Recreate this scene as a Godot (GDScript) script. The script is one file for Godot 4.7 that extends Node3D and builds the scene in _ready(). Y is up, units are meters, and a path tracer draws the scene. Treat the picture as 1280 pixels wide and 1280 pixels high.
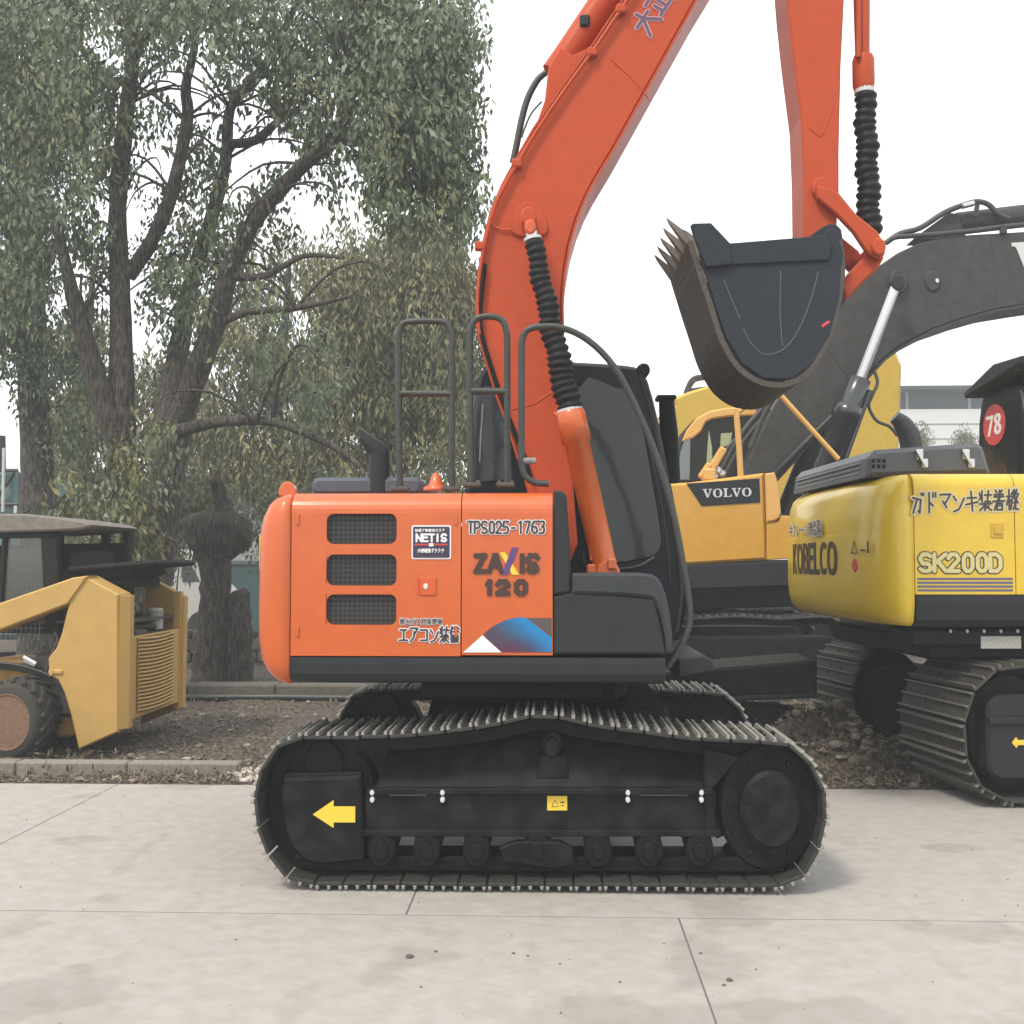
extends Node3D
# Machinery yard: an orange crawler excavator seen from its side, yellow machines, a skid steer and trees behind.
# x to the right, y up, z towards the camera, metres.

const F := 1400.0
var cam_pos := Vector3(0, 1.53, 5.28)
var cam_basis := Basis.IDENTITY
var T := Transform3D.IDENTITY          # the frame of the thing being built
var cur: Node3D
var rng := RandomNumberGenerator.new()
var M := {}
var tx := {}
var names := {}

# ---------------------------------------------------------------- helpers: places
func ray(px: float, py: float) -> Vector3:
	return cam_basis * Vector3((px - 640.0) / F, (640.0 - py) / F, -1.0)

func at(px: float, py: float, z: float) -> Vector3:      # a sight line of the survey photo met with the thing's own plane z
	var o: Vector3 = T.affine_inverse() * cam_pos
	var d: Vector3 = T.basis.inverse() * ray(px, py)
	return o + d * ((z - o.z) / d.z)

func atx(px: float, py: float, x: float) -> Vector3:
	var o: Vector3 = T.affine_inverse() * cam_pos
	var d: Vector3 = T.basis.inverse() * ray(px, py)
	return o + d * ((x - o.x) / d.x)

func aty(px: float, py: float, y: float) -> Vector3:
	var o: Vector3 = T.affine_inverse() * cam_pos
	var d: Vector3 = T.basis.inverse() * ray(px, py)
	return o + d * ((y - o.y) / d.y)

func poly(z: float, a: Array) -> PackedVector2Array:
	var r := PackedVector2Array()
	for i in range(0, a.size(), 2):
		var p := at(a[i], a[i + 1], z)
		r.append(Vector2(p.x, p.y))
	return r

func line(z: float, a: Array) -> Array:
	var r := []
	for i in range(0, a.size(), 2):
		r.append(at(a[i], a[i + 1], z))
	return r

func smooth(p: Array, n := 4, closed := false) -> Array:
	var r := []
	var c := p.size()
	var last := c if closed else c - 1
	for i in last:
		var p0 = p[(i - 1 + c) % c] if closed or i > 0 else p[i]
		var p1 = p[i]
		var p2 = p[(i + 1) % c]
		var p3 = p[(i + 2) % c] if closed or i + 2 < c else p2
		for k in n:
			var t := float(k) / n
			r.append(0.5 * ((2.0 * p1) + (p2 - p0) * t + (2.0 * p0 - 5.0 * p1 + 4.0 * p2 - p3) * t * t + (3.0 * p1 - p0 - 3.0 * p2 + p3) * t * t * t))
	if not closed:
		r.append(p[c - 1])
	return r

func smooth2(p: PackedVector2Array, n := 4, closed := true) -> PackedVector2Array:
	return PackedVector2Array(smooth(Array(p), n, closed))

func rrect(x0: float, y0: float, x1: float, y1: float, r: float, n := 4) -> PackedVector2Array:
	var q := PackedVector2Array()
	var cs := [Vector2(x1 - r, y1 - r), Vector2(x0 + r, y1 - r), Vector2(x0 + r, y0 + r), Vector2(x1 - r, y0 + r)]
	for k in 4:
		for i in n + 1:
			var a := PI / 2 * (k + float(i) / n)
			q.append(cs[k] + Vector2(cos(a), sin(a)) * r)
	return q

# ---------------------------------------------------------------- helpers: meshes
var tri_p := PackedVector3Array()
var tri_g := PackedInt32Array()
var sg := 1

func S() -> SurfaceTool:
	var st := SurfaceTool.new()
	st.begin(Mesh.PRIMITIVE_TRIANGLES)
	return st

func tri(a: Vector3, b: Vector3, c: Vector3, g := -1):
	tri_p.append(a); tri_p.append(b); tri_p.append(c)
	tri_g.append(g)

func quad(a: Vector3, b: Vector3, c: Vector3, d: Vector3, g := -1):
	tri(a, b, c, g); tri(a, c, d, g)

func flush(st: SurfaceTool):                # closed shape: turn it so that its faces look outwards
	var mid := Vector3.ZERO
	for p in tri_p: mid += p
	mid /= maxf(1.0, tri_p.size())
	var vol := 0.0
	for i in range(0, tri_p.size(), 3):
		vol += (tri_p[i] - mid).dot((tri_p[i + 1] - mid).cross(tri_p[i + 2] - mid))
	var flip := vol > 0.0
	for i in range(0, tri_p.size(), 3):
		st.set_smooth_group(tri_g[i / 3])
		st.add_vertex(tri_p[i])
		st.add_vertex(tri_p[i + 2] if flip else tri_p[i + 1])
		st.add_vertex(tri_p[i + 1] if flip else tri_p[i + 2])
	tri_p.clear(); tri_g.clear()

func sheet(st: SurfaceTool, a: Vector3, b: Vector3, c: Vector3, d: Vector3):   # a single face, seen from where a b c d runs counter-clockwise
	st.set_smooth_group(-1)
	for p in [a, c, b, a, d, c]: st.add_vertex(p)

func done(st: SurfaceTool) -> ArrayMesh:
	st.generate_normals()
	st.index()
	return st.commit()

func box(st: SurfaceTool, c: Vector3, s: Vector3, b := 0.0, basis := Basis.IDENTITY):
	var h := s / 2
	b = minf(b, minf(h.x, minf(h.y, h.z)) * 0.9)
	if b <= 0.0:
		var v := []
		for i in 8:
			v.append(c + basis * Vector3(h.x if i & 1 else -h.x, h.y if i & 2 else -h.y, h.z if i & 4 else -h.z))
		for f in [[0, 2, 3, 1], [4, 5, 7, 6], [0, 1, 5, 4], [2, 6, 7, 3], [0, 4, 6, 2], [1, 3, 7, 5]]:
			quad(v[f[0]], v[f[1]], v[f[2]], v[f[3]])
		flush(st)
		return
	var P := func(sx, sy, sz, ax):
		var q := Vector3(sx * (h.x - b), sy * (h.y - b), sz * (h.z - b))
		q[ax] = [sx, sy, sz][ax] * h[ax]
		return c + basis * q
	for ax in 3:
		var u := (ax + 1) % 3
		var w := (ax + 2) % 3
		for s0 in [-1, 1]:
			var q := []
			for k in [[-1, -1], [1, -1], [1, 1], [-1, 1]]:
				var sg3 := [0, 0, 0]
				sg3[ax] = s0; sg3[u] = k[0]; sg3[w] = k[1]
				q.append(P.call(sg3[0], sg3[1], sg3[2], ax))
			if s0 > 0: quad(q[0], q[1], q[2], q[3])
			else: quad(q[3], q[2], q[1], q[0])
		for s1 in [-1, 1]:
			for s2 in [-1, 1]:
				var a3 := [0, 0, 0]
				a3[u] = s1; a3[w] = s2
				a3[ax] = -1
				var e0 = P.call(a3[0], a3[1], a3[2], u)
				var e1 = P.call(a3[0], a3[1], a3[2], w)
				a3[ax] = 1
				var e2 = P.call(a3[0], a3[1], a3[2], w)
				var e3 = P.call(a3[0], a3[1], a3[2], u)
				if s1 * s2 > 0: quad(e0, e1, e2, e3)
				else: quad(e3, e2, e1, e0)
	for sx in [-1, 1]:
		for sy in [-1, 1]:
			for sz in [-1, 1]:
				var p0 = P.call(sx, sy, sz, 0)
				var p1 = P.call(sx, sy, sz, 1)
				var p2 = P.call(sx, sy, sz, 2)
				if sx * sy * sz > 0: tri(p0, p1, p2)
				else: tri(p0, p2, p1)
	flush(st)

func bar(st: SurfaceTool, a: Vector3, b: Vector3, w: float, t: float, up := Vector3(0, 0, 1), bev := 0.0):   # a square bar from a to b
	var d := (b - a).normalized()
	var n := up.cross(d).normalized()
	var u := d.cross(n)
	box(st, (a + b) / 2, Vector3(a.distance_to(b), w, t), bev, Basis(d, n, u))

func map3(p: Vector2, d: float, axis: String) -> Vector3:
	if axis == "x": return Vector3(d, p.y, p.x)
	if axis == "y": return Vector3(p.x, d, p.y)
	return Vector3(p.x, p.y, d)

func inset(q: PackedVector2Array, b: float) -> PackedVector2Array:
	var r := PackedVector2Array()
	var n := q.size()
	for i in n:
		var e0 := (q[i] - q[(i - 1 + n) % n]).normalized()
		var e1 := (q[(i + 1) % n] - q[i]).normalized()
		var n0 := Vector2(-e0.y, e0.x)
		var n1 := Vector2(-e1.y, e1.x)
		var m := n0 + n1
		m = m / maxf(0.4, m.dot(m) * 0.5)
		r.append(q[i] + m * b)
	return r

func ccw(q: PackedVector2Array) -> PackedVector2Array:
	var a := 0.0
	for i in q.size():
		var p := q[i]
		var s := q[(i + 1) % q.size()]
		a += p.x * s.y - s.x * p.y
	if a < 0: q.reverse()
	return q

func prism(st: SurfaceTool, q0: PackedVector2Array, d0: float, d1: float, b := 0.0, axis := "z", side_smooth := false):
	var q := ccw(q0.duplicate())
	var n := q.size()
	var s := signf(d1 - d0)
	var rings := []
	for tries in 4:
		if b > 0.0 and Geometry2D.triangulate_polygon(inset(q, b)).is_empty(): b *= 0.5
	if b > 0.0:
		var i1 := inset(q, b)
		rings = [[i1, d0], [q, d0 + s * b], [q, d1 - s * b], [i1, d1]]
	else:
		rings = [[q, d0], [q, d1]]
	sg += 1
	for k in rings.size() - 1:
		var A: PackedVector2Array = rings[k][0]
		var B: PackedVector2Array = rings[k + 1][0]
		for i in n:
			var j := (i + 1) % n
			quad(map3(A[i], rings[k][1], axis), map3(A[j], rings[k][1], axis), map3(B[j], rings[k + 1][1], axis), map3(B[i], rings[k + 1][1], axis), sg if side_smooth else -1)
	var cap: PackedVector2Array = rings[0][0]
	var ix := Geometry2D.triangulate_polygon(cap)
	if ix.is_empty(): print("cap not triangulated ", n, " ", d0, " ", q0[0], " ", get_stack())
	var pos := true
	for i in range(0, ix.size(), 3):
		var a := cap[ix[i]]
		var bb := cap[ix[i + 1]]
		var cc := cap[ix[i + 2]]
		pos = (bb - a).cross(cc - a) > 0
		var t := [a, bb, cc] if pos else [a, cc, bb]
		tri(map3(t[2], d0, axis), map3(t[1], d0, axis), map3(t[0], d0, axis))
		tri(map3(t[0], d1, axis), map3(t[1], d1, axis), map3(t[2], d1, axis))
	flush(st)

func band(st: SurfaceTool, p: PackedVector2Array, th: float, d0: float, d1: float, axis := "z"):   # a bent plate: an open line with a thickness
	var q := PackedVector2Array()
	var back := PackedVector2Array()
	for i in p.size():
		var e := (p[mini(i + 1, p.size() - 1)] - p[maxi(i - 1, 0)]).normalized()
		q.append(p[i])
		back.append(p[i] + Vector2(-e.y, e.x) * th)
	back.reverse()
	q.append_array(back)
	prism(st, q, d0, d1, 0.0, axis)

func ring_band(st: SurfaceTool, outer: PackedVector2Array, th: float, d0: float, d1: float):        # a closed hoop such as a track chain
	var o := ccw(outer.duplicate())
	var inn := inset(o, th)
	var n := o.size()
	for i in n:
		var j := (i + 1) % n
		quad(map3(o[i], d0, "z"), map3(o[j], d0, "z"), map3(o[j], d1, "z"), map3(o[i], d1, "z"))
		quad(map3(inn[j], d0, "z"), map3(inn[i], d0, "z"), map3(inn[i], d1, "z"), map3(inn[j], d1, "z"))
		quad(map3(o[i], d1, "z"), map3(o[j], d1, "z"), map3(inn[j], d1, "z"), map3(inn[i], d1, "z"))
		quad(map3(o[j], d0, "z"), map3(o[i], d0, "z"), map3(inn[i], d0, "z"), map3(inn[j], d0, "z"))
	flush(st)

func sweep(st: SurfaceTool, p: Array, radii, sides := 8, rough := 0.0, squash := 1.0):     # a pipe, hose, trunk or bellows along a line
	var n := p.size()
	var ups := []
	var tang := []
	for i in n:
		tang.append((p[mini(i + 1, n - 1)] - p[maxi(i - 1, 0)]).normalized())
	var u: Vector3 = Vector3(0, 0, 1).cross(tang[0])
	if u.length() < 0.1: u = Vector3(1, 0, 0)
	u = (u - tang[0] * u.dot(tang[0])).normalized()
	var rings := []
	for i in n:
		u = (u - tang[i] * u.dot(tang[i])).normalized()
		var w: Vector3 = tang[i].cross(u)
		var r: float = radii[i] if radii is Array else radii
		var ring := []
		for k in sides:
			var a := TAU * k / sides
			var rr := r * (1.0 + (rng.randf_range(-rough, rough) if rough > 0 else 0.0))
			var o: Vector3 = u * cos(a) * rr + w * sin(a) * rr
			o.x *= squash
			ring.append(p[i] + o)
		rings.append(ring)
	loft(st, rings)

func loft(st: SurfaceTool, rings: Array, flat := false):
	sg += 1
	var n: int = rings[0].size()
	for i in rings.size() - 1:
		for k in n:
			var j := (k + 1) % n
			quad(rings[i][k], rings[i][j], rings[i + 1][j], rings[i + 1][k], -1 if flat else sg)
	for e in [0, rings.size() - 1]:
		var c := Vector3.ZERO
		for v in rings[e]: c += v
		c /= n
		for k in n:
			var j := (k + 1) % n
			if e == 0: tri(c, rings[e][j], rings[e][k])
			else: tri(c, rings[e][k], rings[e][j])
	flush(st)

func disc(st: SurfaceTool, c: Vector3, z0: float, z1: float, r: float, n := 24, b := 0.006, kx := 0.78):    # a short cylinder across the machine
	var q := PackedVector2Array()
	for i in n:
		q.append(Vector2(c.x + cos(TAU * i / n) * r * kx, c.y + sin(TAU * i / n) * r))
	prism(st, q, z0, z1, b, "z", false)

func bellows(st: SurfaceTool, a: Vector3, b: Vector3, r0: float, r1: float, folds: int, sides := 14):
	var p := []
	var r := []
	for i in folds * 4 + 1:
		var t := float(i) / (folds * 4)
		p.append(a.lerp(b, t) + Vector3(0.006, 0, 0.004) * sin(t * 21.0))
		var base := lerpf(r0, r1, t)
		r.append(base * [0.80, 0.95, 1.04, 0.95][i % 4] * (1.0 + 0.05 * sin(t * 37.0)))
	sweep(st, p, r, sides)

# ---------------------------------------------------------------- helpers: nodes
func put(o: Node3D, called: String, parent: Node):
	var key := str(parent.get_instance_id()) + called
	var k: int = names.get(key, 0)
	names[key] = k + 1
	o.name = called if k == 0 else "%s_%03d" % [called, k]
	parent.add_child(o)

func thing(called: String, label: String, category: String, base: Vector3, turn := 0.0, group := "") -> Node3D:
	var o := Node3D.new()
	put(o, called, self)
	o.position = base
	o.rotation.y = turn
	T = Transform3D(Basis(Vector3.UP, turn), base)
	o.set_meta("label", label)
	o.set_meta("category", category)
	if group: o.set_meta("group", group)
	cur = o
	return o

func add(called: String, mesh: Mesh, mat: Material, parent: Node = null) -> MeshInstance3D:
	var o := MeshInstance3D.new()
	o.mesh = mesh
	if mat: o.material_override = mat
	put(o, called, parent if parent else cur)
	return o

func part(called: String, st: SurfaceTool, mat: Material, parent: Node = null) -> MeshInstance3D:
	return add(called, done(st), mat, parent)

func ground(called: String, st: SurfaceTool, mat: Material) -> MeshInstance3D:
	var o := add(called, done(st), mat, self)
	o.set_meta("kind", "structure")
	return o

func swarm(called: String, mesh: Mesh, mat: Material, xf: Array, parent: Node, cols = null) -> MultiMeshInstance3D:
	var mm := MultiMesh.new()
	mm.transform_format = MultiMesh.TRANSFORM_3D
	mm.use_colors = cols != null
	mm.mesh = mesh
	mm.instance_count = xf.size()
	for i in xf.size():
		mm.set_instance_transform(i, xf[i])
		if cols != null: mm.set_instance_color(i, cols[i])
	var o := MultiMeshInstance3D.new()
	o.multimesh = mm
	o.material_override = mat
	put(o, called, parent)
	o.set_meta("kind", "stuff")
	return o

# ---------------------------------------------------------------- helpers: materials
func lin(r: float, g: float, b: float) -> Color:
	return Color(r, g, b).linear_to_srgb()

func tex(key: String, seed_: int, freq: float, lo: Color, hi: Color, contrast := 1.0, size := 512, octaves := 5, ridged := false, aniso := 1.0) -> ImageTexture:
	if tx.has(key): return tx[key]
	var n := FastNoiseLite.new()
	n.seed = seed_
	n.noise_type = FastNoiseLite.TYPE_SIMPLEX_SMOOTH
	n.frequency = freq
	n.fractal_octaves = octaves
	if ridged: n.fractal_type = FastNoiseLite.FRACTAL_RIDGED
	var im := n.get_seamless_image(size, size)
	im.convert(Image.FORMAT_RGB8)
	var out := Image.create_empty(size, size, false, Image.FORMAT_RGB8)
	for y in size:
		for x in size:
			var v := im.get_pixel(x, int(y * aniso) % size if aniso != 1.0 else y).r
			out.set_pixel(x, y, lo.lerp(hi, clampf((v - 0.5) * contrast + 0.5, 0, 1)))
	out.generate_mipmaps()
	tx[key] = ImageTexture.create_from_image(out)
	return tx[key]

func bump(key: String, seed_: int, freq: float, strength := 4.0, size := 512) -> ImageTexture:
	if tx.has(key): return tx[key]
	var n := FastNoiseLite.new()
	n.seed = seed_
	n.frequency = freq
	n.fractal_octaves = 5
	var im := n.get_seamless_image(size, size)
	im.convert(Image.FORMAT_RGBA8)
	im.bump_map_to_normal_map(strength)
	tx[key] = ImageTexture.create_from_image(im)
	return tx[key]

func mat(key: String, col: Color, rough := 0.5, metal := 0.0, t: Texture2D = null, scale := 1.0, nrm: Texture2D = null, nscale := 1.0, world := false) -> StandardMaterial3D:
	var m := StandardMaterial3D.new()
	m.albedo_color = col
	m.roughness = rough
	m.metallic = metal
	if t or nrm:
		m.uv1_triplanar = true
		m.uv1_world_triplanar = world
		m.uv1_scale = Vector3.ONE * scale
	if t: m.albedo_texture = t
	if nrm:
		m.normal_enabled = true
		m.normal_texture = nrm
		m.normal_scale = nscale
	M[key] = m
	return m

# ---------------------------------------------------------------- helpers: lettering
func word(text: String, w: float, h: float, parent: Node, m: Material, xf: Transform3D, serif := false, called := "lettering", thick := 0.004) -> MeshInstance3D:
	var f := SystemFont.new()
	f.font_names = PackedStringArray(["Droid Serif" if serif else "Droid Sans"])
	f.font_weight = 700
	var t := TextMesh.new()
	t.font = f
	t.text = text
	t.font_size = 64
	t.pixel_size = 0.01
	t.depth = 0.01
	t.curve_step = 1.5
	var bb := t.get_aabb()
	var o := add(called, t, m, parent)
	var s := Vector3(w / bb.size.x, h / bb.size.y, thick / 0.01)
	o.transform = xf * Transform3D(Basis.from_scale(s), -s * (bb.position + bb.size / 2))
	return o

const GLYPH := {
	"エ": "12 82|52 58|08 98", "ア": "11 91 64|53 56 19", "コ": "12 82 88|18 88", "ン": "12 34|19 58 93",
	"装": "20 25|01 13|04 22|42 92|70 65|45 85|06 96|56 09|49 47|57 99|77 58", "備": "20 04|12 19|31 91|50 53|70 73|33 93|35 39|45 85 89|45 49|47 87|65 69",
	"ガ": "12 73 69 58|43 19|70 81|90 91", "ド": "30 39|34 66|60 62|80 82", "マ": "11 91 55|34 67", "キ": "13 83|06 95|40 59",
	"着": "20 31|70 61|12 82|13 83|05 95|50 55|44 19|36 76 79 39 36|37 77", "機": "20 29|03 43|23 07|24 46|60 42 62 45|80 72 92 75|46 96|60 79 99|46 39|85 59",
	"大": "03 93|50 53 09|53 99", "正": "01 91|51 58|54 84|24 28|08 98", "排": "20 29 18|03 43|06 45|60 59|80 89|42 62|44 64|47 67|82 92|84 94|87 97",
	"出": "50 59|22 24 84 82|15 19 89 85", "ス": "11 81 19|55 99", "対": "20 22|02 52|42 09|13 49|52 92|80 89 68|63 75", "策": "20 03|22 42|60 53|62 92|04 94|50 59|26 86|55 19|55 99",
	"型": "01 51|04 54|21 17|41 47|71 75|90 96|18 88|50 59", "車": "01 91|50 59|23 83 86 26 23|24 84|07 97", "ク": "40 14|32 83 19", "レ": "21 29 94", "ー": "15 95",
	"時": "11 18|11 41 48 18|14 44|52 92|70 74|44 94|46 96|81 89 79", "危": "40 14|31 71 53|13 93|13 09|36 76 78 58|36 39 99 97", "険": "10 19|10 40 34 46 17|70 42|70 93|53 83|45 85 87 47 45|64 66|67 49|67 99",
	"T": "00 90|50 59", "P": "09 00 60 82 83 65 05", "S": "81 60 20 02 03 25 65 87 88 69 29 08", "O": "30 60 82 87 69 39 17 12 30", "0": "30 60 82 87 69 39 17 12 30",
	"2": "02 20 60 82 83 09 89", "5": "80 10 04 64 86 87 69 19", "-": "25 75", "1": "21 50 59", "7": "00 80 39", "6": "80 30 03 07 39 69 87 86 64 04", "3": "00 70 82 44 74 87 69 09",
	"Zb": "00 90 09 99", "Ab": "09 40 50 99|26 76", "Ib": "00 09", "Sb": "91 70 20 02 03 25 65 87 88 69 29 08", "1b": "02 70 79", "2b": "02 20 70 92 93 09 99", "0b": "30 60 82 87 69 39 17 12 30",
	"N": "09 00 99 90", "E": "90 00 09 99|04 84", "I": "40 49",
	"K": "00 09|90 05|34 99", "D": "00 09 59 87 82 50 00", "型小": "00 90",
}

func strokes(glyphs: Array, o: Vector3, du: Vector3, dv: Vector3, pitch: float, w: float, lift: float, corner := 0.5) -> SurfaceTool:    # ribbons along the pen strokes of each sign
	var st := S()
	var nrm := dv.cross(du).normalized()
	var k := 0
	for gi in glyphs.size():
		for stroke in GLYPH[glyphs[gi]].split("|"):
			var pts := []
			for d in stroke.split(" "):
				pts.append(o + du * (gi * pitch + int(d[0]) / 9.0) + dv * (int(d[1]) / 9.0))
			for i in pts.size() - 1:
				var a: Vector3 = pts[i]
				var b: Vector3 = pts[i + 1]
				var t := (b - a).normalized() * w * 0.5
				var s := nrm.cross(t.normalized()) * w * 0.5
				var z := nrm * (lift + 0.00012 * (k % 9))
				k += 1
				st.set_smooth_group(-1)
				var q := [a - s + z, b - s + z, b + t + z - s * corner, b + t + z + s * corner, b + s + z, a + s + z, a - t + z + s * corner, a - t + z - s * corner]
				for j in range(1, 7):
					st.add_vertex(q[0]); st.add_vertex(q[j + 1]); st.add_vertex(q[j])
	return st

func signs(glyphs: Array, o: Vector3, du: Vector3, dv: Vector3, pitch: float, w: float, edge: float, ink: Material, rim: Material, parent: Node, corner := 0.5):
	if rim: part("lettering_outline", strokes(glyphs, o, du, dv, pitch, w + edge * 2, 0.003), rim, parent)
	part("lettering", strokes(glyphs, o, du, dv, pitch, w, 0.0055, corner), ink, parent)

# ---------------------------------------------------------------- crawler tracks
func shoe_mesh(pitch: float, width: float, plate: Material, edge: Material, grousers := 3, high := 0.026) -> ArrayMesh:
	var st := S()
	box(st, Vector3(0, 0, 0), Vector3(pitch * 0.97, 0.016, width), 0.003)
	box(st, Vector3(0, -0.03, 0), Vector3(pitch * 0.7, 0.045, 0.05))
	for s in [-1, 1]:                                       # bolt heads
		for k in [-1, 1]:
			box(st, Vector3(k * pitch * 0.13, 0.014, s * width * 0.13), Vector3(0.016, 0.012, 0.02), 0.003)
	var m := done(st)
	st = S()
	for i in grousers:
		var x := (i - (grousers - 1) / 2.0) * pitch * 0.84 / maxf(1.0, grousers - 1)
		var q := PackedVector2Array([Vector2(x - 0.009, 0.0081), Vector2(x + 0.009, 0.0081), Vector2(x + 0.005, high), Vector2(x - 0.005, high)])
		prism(st, q, -width / 2, width / 2, 0.002)
	st.generate_normals()
	st.commit(m)
	m.surface_set_material(0, plate)
	m.surface_set_material(1, edge)
	return m

func track(parent: Node, outline: PackedVector2Array, zc: float, width: float, count: int, mesh: ArrayMesh, chain_mat: Material) -> MeshInstance3D:
	var c := ccw(outline)
	var n := c.size()
	var total := 0.0
	for i in n: total += c[i].distance_to(c[(i + 1) % n])
	var st := S()
	ring_band(st, inset(c, 0.03), 0.055, zc - 0.11, zc - 0.05)
	ring_band(st, inset(c, 0.03), 0.055, zc + 0.05, zc + 0.11)
	var root := part("track", st, chain_mat, parent)
	var step := total / count
	var i := 0
	var acc := 0.0
	for k in count:
		var s := k * step
		while acc + c[i].distance_to(c[(i + 1) % n]) < s:
			acc += c[i].distance_to(c[(i + 1) % n]); i += 1
		var pos := func(l: float) -> Vector2:
			var j := 0
			l = fposmod(l, total)
			while l > c[j].distance_to(c[(j + 1) % n]):
				l -= c[j].distance_to(c[(j + 1) % n]); j = (j + 1) % n
			return c[j].lerp(c[(j + 1) % n], l / c[j].distance_to(c[(j + 1) % n]))
		var a: Vector2 = pos.call(s - step * 0.45)
		var b: Vector2 = pos.call(s + step * 0.45)
		var d := (b - a).normalized()
		var o := MeshInstance3D.new()
		o.mesh = mesh
		put(o, "track_shoe", root)
		var x := Vector3(d.x, d.y, 0)
		var y := Vector3(d.y, -d.x, 0)                       # outwards from a counter-clockwise loop
		var m := (a + b) / 2
		o.transform = Transform3D(Basis(x, y, x.cross(y)), Vector3(m.x, m.y, zc) + y * rng.randf_range(-0.002, 0.002))
	return root

func oval(x0: float, x1: float, h: float, kx := 0.8) -> PackedVector2Array:          # a track seen from the side: flat below, sagging above
	var p := PackedVector2Array()
	var r := h / 2 - 0.03
	for i in 9:
		var a := PI / 2 + PI * i / 8.0
		p.append(Vector2(x0 + r * kx + cos(a) * r * kx, h / 2 + sin(a) * r))
	for i in 9:
		var a := -PI / 2 + PI * i / 8.0
		p.append(Vector2(x1 - r * kx + cos(a) * r * kx, h / 2 + sin(a) * r))
	for i in 7:
		var t := (i + 1) / 8.0
		p.append(Vector2(lerpf(x1 - r * kx, x0 + r * kx, t), h - 0.03 - 0.03 * sin(t * PI * 2.0) * sin(t * PI * 2.0)))
	return p

# ---------------------------------------------------------------- the orange excavator
const HZ := 1.215

func excavator():
	var X := thing("crawler_excavator", "orange crawler excavator with black bellows on its rams, in the middle of the yard", "excavator", Vector3(0, 0, -1.245))
	undercarriage(X)
	house(X)
	cab(X)
	boom(X)
	bucket(X)

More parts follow.
